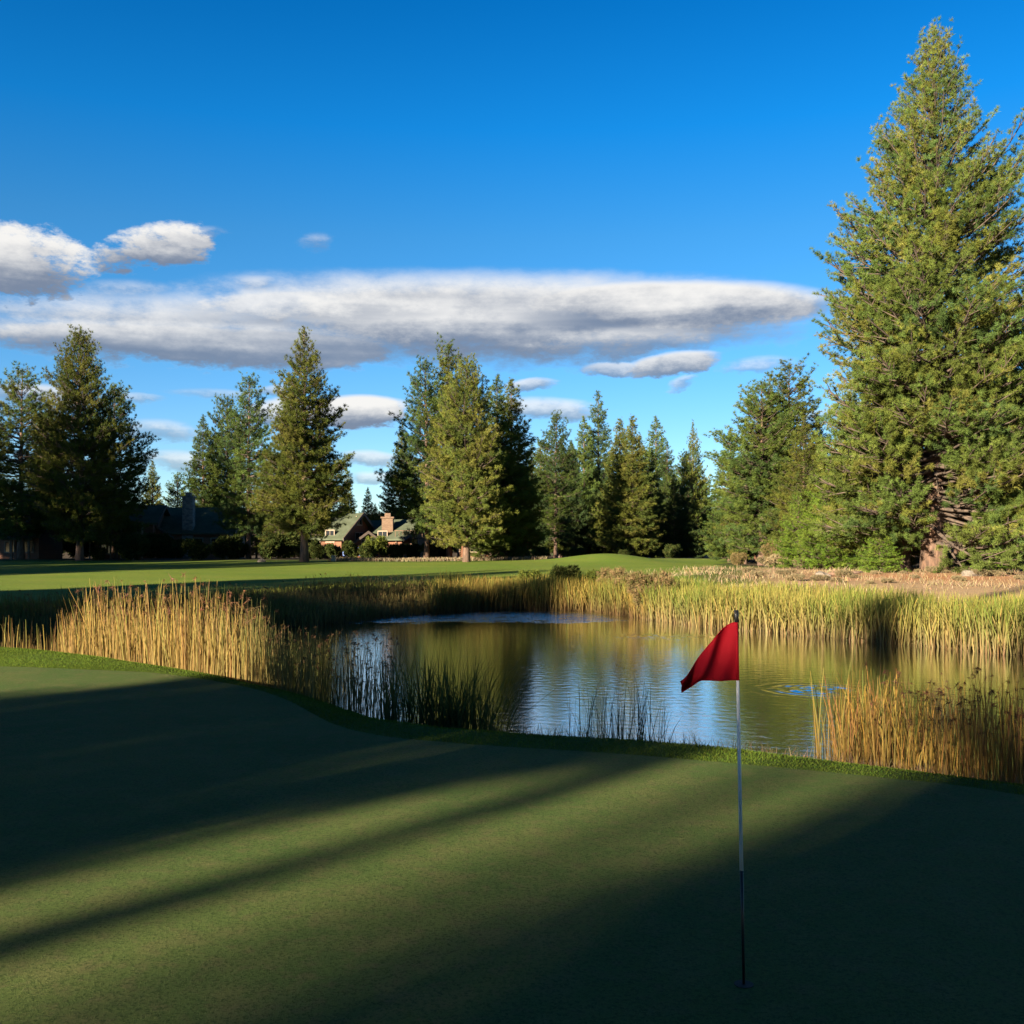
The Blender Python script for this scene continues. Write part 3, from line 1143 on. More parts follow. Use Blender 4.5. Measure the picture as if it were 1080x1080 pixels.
# the giant pine at the right
def hero():
    Y = 76.0
    x = (985 - 540) / F * Y
    z = gz(x, Y)
    H = (HORIZON - 32) / F * Y + EYE - z
    pxm = Y / F
    rows = [(0, 108), (.06, 120), (.12, 126), (.25, 122), (.38, 112), (.5, 96), (.6, 80), (.69, 62), (.78, 45), (.87, 29), (.94, 17), (1, 4)]
    t_ = make_pine('giant_pine', 5, H, .055, [(a, b * pxm * .95) for a, b in rows], 900, .28, 22, .085, .80, .25, GR_YELLOW + GR_GREEN, .17, .12, bare=30, inner=.34, gap=(math.atan2(-76, -31.3),   .42, .17),
                   tuft_step=.20)
    t_.location = (x, Y, z)
    t_.rotation_euler = (0, 0, 0)
    tag(t_, 'giant yellow green pine towering over the sandy bank with dead lower limbs', 'pine tree')


hero()

T = place_tree
# left of the picture
T('loose_b', 22, 122, 390, 'ragged twin-topped pine at the left edge of the picture', wk=1.15)
T('tall_b', 84, 118, 350, 'tall broad pine with pointed top, highest of the left hand clump', wk=.82)
T('broad_c', 121, 127, 408, 'dark rounded pine crowding the right side of the tall left clump pine', wk=.95)
T('broad_b', 52, 131, 432, 'shaded pine filling the gap between the two sunlit left pines')
T('spire_c', 161, 190, 487, 'small distant sunlit conical pine above the dark lodge roof', 'distant pines in the gaps', wk=.9)
T('loose_a', 187, 195, 500, 'small wispy distant pine right of the little conical one', 'distant pines in the gaps', wk=1.1)
T('spire_a', 214, 156, 440, 'shorter bushy pine at the left foot of the lodge grove', wk=1.15)
T('broad_c', 240, 158, 420, 'middle pine of the three behind the stone chimney', wk=.8)
T('loose_a', 262, 129, 398, 'thin open-branched pine left of the lone cone-shaped pine', wk=1.0)
T('tall_a', 321, 113, 347, 'lone tall conical pine with bare grey trunk on the fairway edge', wk=.93)
T('spire_c', 366, 172, 497, 'small golden pine just right of the lone conical pine', 'distant pines in the gaps')
T('spire_a', 388, 178, 515, 'low green pine behind the lodge cupola', 'distant pines in the gaps', wk=1.1)
# centre grove
T('broad_b', 424, 156, 446, 'dark pine forming the left flank of the central grove', wk=.8)
T('loose_a', 450, 122, 381, 'slim pine with open top at the left of the central grove', wk=1.0)
T('loose_b', 474, 126, 365, 'highest pine of the central grove with tufted lead shoot', wk=.85)
T('tall_b', 492, 112, 379, 'full rounded sunlit pine standing in front of the central grove', wk=.90)
T('spire_a', 524, 120, 398, 'steep pine right of the full sunlit central pine', wk=1.25)
T('spire_c', 539, 124, 402, 'rightmost pine of the central grove sloping down to the dark wood', wk=1.2)
# wood between the grove and the right hand trees
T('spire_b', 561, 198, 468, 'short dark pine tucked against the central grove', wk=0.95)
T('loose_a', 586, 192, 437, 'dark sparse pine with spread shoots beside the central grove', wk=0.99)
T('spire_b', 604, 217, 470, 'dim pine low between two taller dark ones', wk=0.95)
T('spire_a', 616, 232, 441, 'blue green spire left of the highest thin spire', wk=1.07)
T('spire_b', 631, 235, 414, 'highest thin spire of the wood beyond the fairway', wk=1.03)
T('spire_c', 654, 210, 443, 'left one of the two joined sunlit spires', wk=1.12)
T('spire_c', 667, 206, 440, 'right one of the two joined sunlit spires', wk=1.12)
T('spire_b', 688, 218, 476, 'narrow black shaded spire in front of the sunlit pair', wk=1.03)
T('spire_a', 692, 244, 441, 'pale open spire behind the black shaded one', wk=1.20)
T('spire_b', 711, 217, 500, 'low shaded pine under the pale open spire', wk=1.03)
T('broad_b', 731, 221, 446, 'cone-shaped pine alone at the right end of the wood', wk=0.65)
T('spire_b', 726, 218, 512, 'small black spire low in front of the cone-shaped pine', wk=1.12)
T('broad_a', 600, 255, 478, 'grey green pine far back behind the dark wood')
T('broad_a', 540, 263, 470, 'pine far back behind the right side of the central grove')
# right hand trees
T('spire_a', 770, 112, 455, 'slim pointed pine at the left of the bushy right grove', wk=1.3)
T('broad_c', 803, 100, 404, 'bushy blue green pine left of the giant pine', wk=1.2)
T('loose_b', 832, 104, 386, 'ragged-topped pine with tufts just left of the giant pine', wk=1.3)
T('broad_b', 786, 106, 470, 'low spreading pine at the foot of the slim pointed one', wk=.9)
T('broad_a', 848, 92, 440, 'yellow green pine half hidden by the giant pine', wk=1.1)
T('young', 874, 80, 492, 'fresh green young pine at the left foot of the giant pine', 'young pines', wk=1.2)
T('young', 842, 86, 520, 'smaller fresh green young pine further left of the giant pine', 'young pines', wk=1.15)
T('broad_b', 1088, 82, 270, 'large pine cut off by the right edge of the picture', wk=.8)
T('tall_a', 955, 79, 300, 'second thick-trunked pine growing against the giant pine', wk=.75)
T('broad_c', 1040, 86, 380, 'pine in the shade right behind the giant pine', wk=.9)
T('young', 928, 73.5, 545, 'low young pine before the left foot of the giant pine', 'young pines', wk=1.3)
T('young', 1046, 74, 550, 'low young pine on the bank right of the giant pine foot', 'young pines', wk=1.4)
T('young', 1050, 84, 520, 'young pine under the right limbs of the giant pine', 'young pines', wk=1.1)
for i, (px, Y) in enumerate([(812, 118), (862, 112), (898, 106), (925, 112), (1008, 104), (1030, 112), (1062, 100), (1078, 116), (905, 125), (1100, 95)]):
    T(['broad_b', 'tall_a', 'loose_b'][i % 3], px, Y, 400 + (i * 37) % 60, 'slender pine in the shaded stand behind the giant pine, trunk bare at the foot', 'slender pines behind the giant pine', wk=.7)
# dense wood at the back
rb = random.Random(77)
for i in range(56):
    px = -80 + i * 23 + rb.uniform(-8, 8)
    Y = rb.uniform(228, 268) if 500 < px < 745 else rb.uniform(160, 210)
    top = 512 + rb.uniform(-14, 22) if (px < 430 or 740 < px < 770) else 468 + rb.uniform(-12, 30)
    if 130 < px < 200 or 345 < px < 415: top = 538 + rb.uniform(-8, 12)
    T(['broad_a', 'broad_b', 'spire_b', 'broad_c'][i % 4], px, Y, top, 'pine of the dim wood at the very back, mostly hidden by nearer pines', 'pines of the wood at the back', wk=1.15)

# trees beside and behind the viewpoint, whose shadows lie over the green and the fairway
def caster(kind, u, v, H, wk=1.0, rz=0.0):
    a = R(SUN_AZ)
    x = u * math.cos(a) + v * math.sin(a)
    y = -u * math.sin(a) + v * math.cos(a)
    return place_xy(kind, x, y, H, 'pine standing beside or behind the viewpoint, out of the picture', 'pines out of the picture', wk, rz)


CAST = [
    # kind, u, v, height, width
    ('flat_top', -0.6, -50, 17.5, .54), ('flat_top', 1.8, -46, 19, .9), ('broad_c', 5, -52, 24, 1.0), ('tall_b', 10, -50, 30, 1.0), ('broad_a', 16, -52, 28, 1.0), ('broad_b', 22, -48, 28, 1.0),
    ('flat_top', -3.3, -72, 18.6, .36), ('flat_top', -2.5, -51, 13.5, .5), ('spire_b', -6.45, -54, 17.2, .34), ('high_crown', -7.6, -54, 20.2, .62), ('high_crown', -4.0, -52, 21.5, .36),
    ('broad_a', -30.6, -8, 12.0, 1.3), ('loose_a', -5.0, -112, 29.0, .22),
    ('spire_a', -8.0, -56, 18.5, .26),
    ('flat_top', -8.9, -50, 17.0, .26), ('flat_top', -11.6, -52, 17.5, .62), ('flat_top', -15.2, -48, 17.5, .62), ('flat_top', -13.4, -58, 18.5, .5),
    ('flat_top', -10.3, -60, 18.0, .28),
    ('loose_b', -11, -108, 30, .6), ('loose_a', -8.6, -116, 31, .4),
    ('tall_a', 6, -14, 26, .9), ('tall_b', 13, -10, 27, .9), ('broad_a', 20, -6, 27, 1.0), ('broad_b', 10, -28, 28, 1.0), ('tall_a', 18, -30, 30, 1.0),  # unseen trees added close by to block sky fill on the green
    ('spire_b', -13.9, -46, 26, .5),
    ('broad_a', -33, -50, 20, 1.0), ('tall_b', -38, -44, 23, 1.0), ('broad_b', -43, -48, 25, 1.0), ('broad_a', -48, -50, 27, 1.0), ('broad_c', -53, -45, 27, 1.0), ('tall_a', -57, -50, 28, .9),
    ('broad_a', -84, -32, 27, 1.0), ('tall_b', -90, -28, 29, 1.0), ('broad_b', -97, -25, 28, 1.0), ('broad_a', -105, -20, 28, 1.0), ('broad_c', -112, -12, 35, 1.0), ('broad_b', -119, -8, 35, 1.0),
    ('tall_a', -126, -2, 35, 1.0), ('broad_a', -134, 2, 30, 1.0),
]
for i, (k, u, v, H, wk) in enumerate(CAST):
    caster(k, u, v, H, wk, i * 1.7)

# ---------------------------------------------------------------- lodges
def gable_house(root, L, W, hw, hr, over=0.6, ox=0.0, oy=0.0, oz=0.0, rz=0.0, roof_mat='roof', wall_mat='log_wall', wins=(), gable_win=True, roof_t=0.22):
    """ridge along local x; walls, roof, windows become parts of root"""
    c, s = math.cos(rz), math.sin(rz)
    X = Vector((c, s, 0))
    Yv = Vector((-s, c, 0))
    Z = Vector((0, 0, 1))
    O = Vector((ox, oy, oz))
    w = MB()
    w.prism([(-W / 2, -0.5), (W / 2, -0.5), (W / 2, hw), (0, hw + hr), (-W / 2, hw)], Yv, Z, O - X * L / 2, X * L)
    wall = w.build('wall', M[wall_mat], root)
    r_ = MB()
    k = hr / (W / 2)
    e = W / 2 + over
    up = roof_t
    zt = hw + hr + 0.03
    for sg in (-1, 1):
        poly = [(0, zt), (sg * e, zt - k * e), (sg * e, zt - k * e + up), (0, zt + up)]
        r_.prism(poly, Yv, Z, O - X * (L / 2 + over), X * (L + 2 * over))
    roof = r_.build('roof', M[roof_mat], root)
    for end in (-1, 1):
        fb = MB()
        for sg in (-1, 1):
            poly = [(0, zt - .12), (sg * (e + .02), zt - .12 - k * (e + .02)), (sg * (e + .02), zt - k * (e + .02) + up + .05), (0, zt + up + .05)]
            st = O + X * (end * (L / 2 + over)) + (X * 0.0 if end > 0 else -X * .12)
            fb.prism(poly, Yv, Z, st, X * .12)
        fb.build('bargeboard', M['fascia'], root)
    def window(face, along, z, ww, wh):
        if face in ('front', 'rear'):
            sg = -1 if face == 'front' else 1
            ctr = O + X * along + Yv * (sg * W / 2) + Z * z
            n = Yv * sg
            tdir = X
        else:
            sg = 1 if face == 'right' else -1
            ctr = O + X * (sg * L / 2) + Yv * along + Z * z
            n = X * sg
            tdir = Yv
        f = MB()
        for (a0, a1, b0, b1) in ((-ww / 2 - .12, ww / 2 + .12, wh / 2, wh / 2 + .13), (-ww / 2 - .12, ww / 2 + .12, -wh / 2 - .16, -wh / 2),
                                 (-ww / 2 - .12, -ww / 2, -wh / 2, wh / 2), (ww / 2, ww / 2 + .12, -wh / 2, wh / 2), (-.03, .03, -wh / 2, wh / 2)):
            f.prism([(a0, b0), (a1, b0), (a1, b1), (a0, b1)], tdir, Z, ctr - n * .02, n * .12)
        fo = f.build('window', M['trim'], root)
        g = MB()
        g.prism([(-ww / 2, -wh / 2), (ww / 2, -wh / 2), (ww / 2, wh / 2), (-ww / 2, wh / 2)], tdir, Z, ctr - n * .015, n * .05)
        g.build('pane', M['glass'], fo)
    for wd in wins: window(*wd)
    return roof


def chimney(root, x, y, z0, z1, w, d, mat, cap=True, parent=None):
    m = MB()
    m.box((x, y, (z0 + z1) / 2), (w, d, z1 - z0), 0, .93)
    m.box((x, y, z1 + .1), (w * 1.12, d * 1.12, .22))
    if cap:
        m.box((x, y, z1 + .45), (w * .5, d * .5, .5))
    m.build('chimney', M[mat], root)


def lodge_centre():
    Y = 140.0
    k = Y / F
    x0 = (405 - 540) * k
    zg = gz(x0, Y)
    zz = lambda py: EYE + (HORIZON - py) * k - zg
    root = empty('lodge', (x0, Y, zg), 0, 'green roofed log lodge with brick chimney between the lone pine and the central grove', 'lodge', 'lodges among the pines')
    def lx(px): return (px - 405) * k
    # long middle block, ridge along the view
    gable_house(root, 11.5, 9, zz(568), zz(550) - zz(568), .7, lx(402), 3.0, 0, R(-4), wins=[('front', -3.6, 2.4, 1.3, 1.4), ('front', -1.0, 2.4, 1.3, 1.4), ('front', 3.2, 2.4, 1.3, 1.4)])
    # left wing, gable turned to the right
    gable_house(root, 5.2, 8.4, zz(567), zz(544) - zz(567), .7, lx(364), -2.2, 0, R(-24), wins=[('front', -1.3, 2.9, 1.2, 1.4), ('front', .9, 2.9, 1.2, 1.4), ('right', 0, 2.6, 1.8, 1.5), ('right', 0, 5.0, 1.2, 1.0)])
    # right wing
    gable_house(root, 5.0, 9.2, zz(568), zz(550) - zz(568), .8, lx(431), -1.8, 0, R(-30), wins=[('front', -.6, 2.7, 1.4, 1.6), ('right', -2, 2.5, 1.5, 1.6), ('right', 1.6, 2.5, 1.5, 1.6), ('right', 0, 4.7, 1.2, 1.0)])
    # small porch gable
    gable_house(root, 3.0, 4.2, zz(575), zz(563) - zz(575), .4, lx(392), -3.6, 0, R(-80), wins=[('right', 0, 1.8, 1.6, 1.2)])
    chimney(root, lx(413), -4.2, 0, zz(548), 1.55, 1.3, 'brick')
    cu = MB()
    cu.box((lx(362.5), -1.9, zz(542)), (.72, .72, 1.3))
    cu.box((lx(362.5), -1.9, zz(539.6)), (.95, .95, .14))
    cu.box((lx(362.5), -1.9, zz(537.8)), (.55, .55, .34))
    cu.prism([(-.55, 0), (.55, 0), (0, .35)], (1, 0, 0), (0, 0, 1), (lx(362.5), -2.4, zz(536.6)), (0, 1.0, 0))
    cu.build('cupola', M['cupola'], root)
    # deck on posts
    dk = MB()
    dk.box((lx(446), -5.6, 2.6), (6.2, 2.6, .18))
    for q in range(4): dk.box((lx(446) - 2.9 + q * 1.93, -6.7, 1.3), (.2, .2, 2.5))
    dk.box((lx(446), -6.8, 3.6), (6.2, .1, .1))
    for q in range(13): dk.box((lx(446) - 3 + q * .5, -6.8, 3.1), (.06, .06, .9))
    dk.build('deck', M['timber'], root)
    d = MB()
    d.box((lx(424), -5.9, 1.1), (1.1, .1, 2.1))
    d.build('door', M['timber'], root)


def lodge_left():
    Y = 143.0
    k = Y / F
    x0 = (200 - 540) * k
    zg = gz(x0, Y)
    zz = lambda py: EYE + (HORIZON - py) * k - zg
    lx = lambda px: (px - 200) * k
    root = empty('lodge', (x0, Y, zg), 0, 'long shaded lodge with stone chimney on its roof, left of the lone pine', 'lodge', 'lodges among the pines')
    gable_house(root, 13.2, 10, zz(561), zz(537) - zz(561), .8, lx(200), 0, 0, R(3), wins=[('front', -4.5, 1.9, 1.6, 1.5), ('front', -2, 1.9, 1.6, 1.5), ('front', 2.2, 1.9, 1.6, 1.5), ('front', 5, 1.9, 1.6, 1.5), ('left', 0, 4.2, 1.4, 1.2)])
    gable_house(root, 5, 7, zz(566), zz(548) - zz(566), .6, lx(163), -4.5, 0, R(-75), wins=[('right', -1.5, 2.0, 1.3, 1.4), ('right', 1.5, 2.0, 1.3, 1.4)])
    chimney(root, lx(210), -4.6, 0, zz(527), 1.5, 1.2, 'stone')
    m = MB()
    m.box((lx(186), -5.3, 1.1), (1.2, .14, 2.2))
    m.build('door', M['timber'], root)


def timber_porch():
    Y = 134.0
    k = Y / F
    x0 = (126 - 540) * k
    zg = gz(x0, Y)
    root = empty('balcony_house', (x0, Y, zg), 0, 'dark cabin with two-storey timber balcony under the tall left pine', 'cabin', 'lodges among the pines')
    gable_house(root, 7.5, 8, 4.8, 2.2, .7, 0, 4.5, 0, R(5), wins=[('front', -2, 1.5, 1.6, 1.6), ('front', 1.6, 1.5, 1.6, 1.6), ('front', -2, 4.0, 1.4, 1.2), ('front', 1.6, 4.0, 1.4, 1.2)])
    m = MB()
    for px in range(6): m.box((-3.4 + px * 1.36, -1.2, 2.4), (.18, .18, 4.8))
    m.build('porch_posts', M['trim'], root)
    m = MB()
    m.box((0, -.4, 2.35), (7.2, 1.9, .2))
    m.box((0, -1.35, 4.75), (7.2, .2, .2))
    m.build('balcony_floor', M['timber'], root)
    m = MB()
    m.box((0, -1.33, 3.4), (7.0, .09, .1))
    for q in range(24): m.box((-3.4 + q * .295, -1.33, 2.9), (.05, .05, .9))
    m.build('railing', M['trim'], root)


def cabin_left():
    Y = 124.0
    k = Y / F
    x0 = (20 - 540) * k
    zg = gz(x0, Y)
    root = empty('cabin', (x0, Y, zg), 0, 'small cabin with low green porch roof at the left edge', 'cabin', 'lodges among the pines')
    gable_house(root, 5.2, 5, 3.0, 1.9, .6, .2, 2.8, 0, R(-8), wins=[('front', -1.2, 1.5, 1.1, 1.2), ('front', 1.3, 1.5, 1.1, 1.2)])
    m = MB()
    m.prism([(-1.3, 3.0), (1.3, 2.3), (1.3, 2.5), (-1.3, 3.2)], (0, -1, 0), (0, 0, 1), (-2.4, -.8, 0), (4.9, 0, 0))
    m.build('porch_roof', M['roof'], root)
    m = MB()
    for q in range(3): m.box((-2.1 + q * 2.1, -1.9, 1.1), (.24, .24, 2.5))
    m.build('porch_posts', M['brick'], root)


def cabin_behind(px, Y, w, hw, hr, label, rz, wall='log_wall'):
    k = Y / F
    x0 = (px - 540) * k
    zg = gz(x0, Y)
    root = empty('cabin', (x0, Y, zg), rz, label, 'cabin', 'lodges among the pines')
    gable_house(root, w, 7, hw, hr, .6, 0, 0, 0, 0, wall_mat=wall, wins=[('front', -w * .3, 1.6, 1.2, 1.4), ('front', 0, 1.6, 1.2, 1.4), ('front', w * .3, 1.6, 1.2, 1.4), ('left', 0, 1.7, 1.2, 1.4)])
    m = MB()
    m.box((w * .15, -3.55, 1.0), (1.0, .12, 2.0))
    m.build('door', M['timber'], root)


lodge_centre()
lodge_left()
timber_porch()
cabin_left()
cabin_behind(519, 126, 8, 3.0, 2.2, 'reddish cabin seen between trunks of the central grove', R(8))
cabin_behind(838, 122, 9, 3.4, 2.6, 'reddish cabin behind the bushy right grove', R(-10))
cabin_behind(1040, 128, 10, 3.2, 2.4, 'brown cabin deep in the shade right of the giant pine', R(12))

# ---------------------------------------------------------------- shrubs
def make_shrub(name, seed, r, h, n, leaf, cols, kb=7, wb=.35, lobes=7, squash=1.0):
    rng = np.random.default_rng(seed)
    root = empty(name)
    st = MB()
    P, D = [], []
    for i in range(lobes):
        az = i * 2.4 + rng.normal(0, .4)
        rr = r * rng.uniform(.15, .72)
        c = np.array([math.cos(az) * rr, math.sin(az) * rr, h * rng.uniform(.35, .8)])
        lr = np.array([r * .42, r * .42, h * .3]) * rng.uniform(.7, 1.2)
        st.tube([(math.cos(az) * .08 * r, math.sin(az) * .08 * r, -.1), c * .6, c + (0, 0, lr[2] * .6)], [.03, .02, .006], 5, False)
        m = n // lobes
        d = rng.normal(0, 1, (m, 3))
        d /= np.linalg.norm(d, axis=1, keepdims=True)
        rad = rng.uniform(.25, 1, (m, 1)) ** .5
        P.append(c + d * rad * lr)
        D.append(d)
        for k in range(3):
            e = c + d[k] * lr * .9
            st.tube([c * .7, (c + e) / 2, e], [.012, .008, .003], 3, False)
    P = np.vstack(P)
    D = np.vstack(D)
    keep = P[:, 2] > .03
    P, D = P[keep], D[keep]
    col = np.array(cols)[rng.integers(0, len(cols), len(P))] * rng.uniform(.8, 1.2, (len(P), 1))
    V, Fc, C = tufts_mesh(rng, P, D, np.full(len(P), leaf) * rng.uniform(.7, 1.3, len(P)), kb, wb, col, .9, .3)
    st.build('stems', M['dead_wood'], root)
    mesh_np('foliage', V, Fc, M['leaf'], root, C)
    return root


SHR = {
    'sage': make_shrub('shrub', 31, 1.3, 1.3, 1300, .18, [(.36, .29, .17), (.42, .31, .18), (.28, .25, .14)]),
    'willow': make_shrub('shrub', 32, 1.5, 2.2, 2400, .20, [(.26, .20, .09), (.30, .20, .10), (.18, .17, .06)], 8, .18, 11),
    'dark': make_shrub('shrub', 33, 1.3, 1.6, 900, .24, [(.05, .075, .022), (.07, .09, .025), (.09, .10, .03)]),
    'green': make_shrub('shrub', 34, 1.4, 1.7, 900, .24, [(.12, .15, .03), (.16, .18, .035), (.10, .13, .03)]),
}
_su = set()


def shrub(kind, px, Y, sc, label, group, sz=1.0, cat='shrub'):
    x = (px - 540) / F * Y
    loc = (x, Y, gz(x, Y) - .03)
    rz = (px * .31) % 6.28
    if kind not in _su:
        _su.add(kind)
        o = SHR[kind]
        o.location, o.rotation_euler, o.scale = loc, (0, 0, rz), (sc, sc, sc * sz)
    else:
        o = copy_tree(SHR[kind], loc, rz, (sc, sc, sc * sz))
    return tag(o, label, cat, group)


# by the far end of the pond
shrub('willow', 688, 52.8, 1.0, 'large straw coloured willow shrub on the pond corner', 'shrubs on the far bank')
shrub('willow', 664, 57.0, .85, 'smaller tan shrub left of the large straw coloured one', 'shrubs on the far bank')
shrub('green', 628, 62.6, .8, 'round green shrub between the dark reeds and tan shrubs', 'shrubs on the far bank')
shrub('dark', 598, 63.5, .95, 'dark green shrub at the far end of the pond', 'shrubs on the far bank')
shrub('willow', 646, 61.5, .75, 'tan and olive shrub right of the round green one', 'shrubs on the far bank')
shrub('green', 560, 64.5, .7, 'low yellow green shrub above the reeds at the pond end', 'shrubs on the far bank')
shrub('willow', 779, 95, .6, 'rusty shrub at the left foot of the bushy right grove', 'shrubs on the sandy bank', .9)
# before the lodges
for i, (px, Y, s, lab) in enumerate([
        (352, 128, 1.1, 'dark shrub under the lodge cupola wing'), (372, 127, 1.3, 'tall dark shrub beside the left wing of the green roofed lodge'),
        (398, 130, 1.35, 'tallest pointed shrub before the brick chimney'), (386, 126, 1.0, 'low dark shrub left of the pointed shrub by the chimney'),
        (418, 126, 1.1, 'round dark shrub below the brick chimney'), (436, 127, 1.1, 'dark shrub before the deck of the green roofed lodge'),
        (454, 126, 1.2, 'dark shrub at the left trunk of the central grove'), (335, 124, 1.0, 'dark shrub right of the lone pine trunk')]):
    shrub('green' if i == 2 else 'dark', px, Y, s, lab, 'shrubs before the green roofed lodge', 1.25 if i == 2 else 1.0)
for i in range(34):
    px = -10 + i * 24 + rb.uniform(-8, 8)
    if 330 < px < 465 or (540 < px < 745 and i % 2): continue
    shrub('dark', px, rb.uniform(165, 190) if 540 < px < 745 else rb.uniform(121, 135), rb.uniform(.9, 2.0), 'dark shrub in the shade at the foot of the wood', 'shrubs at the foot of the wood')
for i in range(26):
    px = 803 + i * 12.5 + rb.uniform(-6, 6)
    shrub(['sage', 'sage', 'willow', 'dark'][i % 4], px, rb.uniform(80, 96), rb.uniform(.5, 1.0), 'low dry bush at the edge of the right hand wood', 'dry bushes at the edge of the right wood')
for i in range(30):
    px = 775 + i * 11.5 + rb.uniform(-6, 6)
    shrub('sage', px, rb.uniform(56, 74), rb.uniform(.2, .5), 'low grey sage bush on the sandy bank', 'sage bushes on the sandy bank', .8)

# ---------------------------------------------------------------- reeds, grasses
def stuff(name, parts, mat, label, cat):
    V, Fc, C = join(parts)
    o = mesh_np(name, V, Fc, M[mat], None, C)
    return tag(o, label, cat, None, 'stuff')


def reeds_far_right():
    rng = np.random.default_rng(41)
    # belt along the far right shore
    P = in_pond_band(rng, 26000, lambda P, q, n: (~n) & (q > -0.5) & (q < 5.2 + 1.0 * np.sin(P[:, 0])) & (P[:, 0] > 6.6) & (P[:, 1] > 22), (6, 34, 22, 66))
    q, _ = pond_sd(P)
    z = ground_z(P)
    B = np.column_stack([P, z])
    n = len(P)
    cn = clump_noise(P, .9, 3)
    h = np.maximum(.35 * rng.uniform(.6, 1.4, n), (1.78 + .22 * cn) * rng.uniform(.68, 1.12, n) + (WATER_Z - np.maximum(z, WATER_Z)) * .9)
    green = sstep(cn + rng.normal(0, .5, n), -.2, .8)[:, None]
    c0 = jit(rng, (.42, .31, .15), n, .25)
    c1 = jit(rng, (.42, .37, .085), n, .25) * (1 - green) + jit(rng, (.17, .27, .035), n, .25) * green
    V, Fc, C, tip = blades_mesh(rng, B, h, rng.uniform(.022, .042, n), .10, .16, c0, c1)
    return [(V, Fc, C)]


def reeds_far_mid():
    rng = np.random.default_rng(42)
    P = in_pond_band(rng, 11000, lambda P, q, n: (~n) & (q > -0.4) & (q < 4.6) & (P[:, 0] > -4.5) & (P[:, 0] < 7.0) & (P[:, 1] > 50), (-6, 8, 48, 68))
    z = ground_z(P)
    n = len(P)
    cn = clump_noise(P, .8, 5)
    h = np.maximum(.4, (1.75 + .3 * cn) * rng.uniform(.6, 1.15, n) + (WATER_Z - np.maximum(z, WATER_Z)) * .8)
    g = sstep(cn + rng.normal(0, .4, n), -.1, .7)[:, None]
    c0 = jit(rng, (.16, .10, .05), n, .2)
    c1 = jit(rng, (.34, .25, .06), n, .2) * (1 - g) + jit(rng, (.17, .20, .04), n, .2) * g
    V, Fc, C, t_ = blades_mesh(rng, np.column_stack([P, z]), h, rng.uniform(.025, .045, n), .10, .15, c0, c1)
    return [(V, Fc, C)]


def reeds_far_left():
    rng = np.random.default_rng(43)
    P = in_pond_band(rng, 16000, lambda P, q, n: (~n) & (q > -0.5) & (q < 4.2) & (P[:, 0] < -4.2) & (P[:, 0] > -27), (-28, -3, 30, 62))
    z = ground_z(P)
    n = len(P)
    cn = clump_noise(P, .7, 6)
    h = (1.0 + .25 * cn) * rng.uniform(.5, 1.15, n)
    g = sstep(cn + rng.normal(0, .4, n), -.1, .7)[:, None]
    c0 = jit(rng, (.15, .11, .05), n, .2)
    c1 = jit(rng, (.25, .19, .07), n, .2) * (1 - g) + jit(rng, (.12, .15, .035), n, .2) * g
    V, Fc, C, t_ = blades_mesh(rng, np.column_stack([P, z]), h, rng.uniform(.02, .036, n), .10, .15, c0, c1)
    sel = rng.random(n) < .06
    return [(V, Fc, C), head_mesh(rng, t_[sel], .16, jit(rng, (.17, .10, .05), sel.sum()))]


def edge_pts(rng, n, px0, px1, d0, d1, dens=None):
    """points beyond the near green edge: picture columns px0..px1, d metres out from the waterline"""
    out = []
    tot = 0
    while tot < n:
        P = np.column_stack([rng.uniform(-26, 12, 40000), rng.uniform(8, 40, 40000)])
        q, nr = pond_sd(P)
        px = 540 + P[:, 0] / P[:, 1] * F
        m = nr & (-q > d0) & (-q < d1) & (px > px0) & (px < px1)
        if dens is not None: m &= rng.random(len(P)) < dens(px)
        out.append(P[m])
        tot += m.sum()
    return np.vstack(out)[:n]


def reeds_near_left():
    rng = np.random.default_rng(44)
    P = edge_pts(rng, 8600, -80, 332, -0.9, 3.4, lambda px: (1 - .85 * sstep(px, 255, 318)) * (.22 + .78 * sstep(px, 50, 85)))
    n = len(P)
    z = ground_z(P)
    px = 540 + P[:, 0] / P[:, 1] * F
    cn = clump_noise(P, 1.1, 7)
    h = (1.95 + .18 * cn - .35 * sstep(px, 255, 330) - .75 * (1 - sstep(px, 55, 95))) * rng.uniform(.55, 1.1, n)
    rr = rng.random((n, 1))
    c0 = jit(rng, (.34, .24, .09), n, .2)
    c1 = np.where(rr < .55, jit(rng, (.42, .28, .08), n, .2), np.where(rr < .8, jit(rng, (.33, .20, .09), n, .2), jit(rng, (.25, .25, .07), n, .2)))
    g = sstep(px + rng.normal(0, 25, n), 235, 300)[:, None]
    c1 = c1 * (1 - g) + jit(rng, (.16, .17, .06), n, .2) * g
    c0 = c0 * (1 - g * .6) + jit(rng, (.17, .16, .06), n, .2) * g * .6
    V, Fc, C, t_ = blades_mesh(rng, np.column_stack([P, z]), h, rng.uniform(.009, .019, n), .05, .05, c0, c1, .35)
    sel = rng.random(n) < .20 * sstep(h, 1.2, 1.7)
    return [(V, Fc, C), head_mesh(rng, t_[sel], .14, jit(rng, (.24, .13, .07), sel.sum(), .25))]


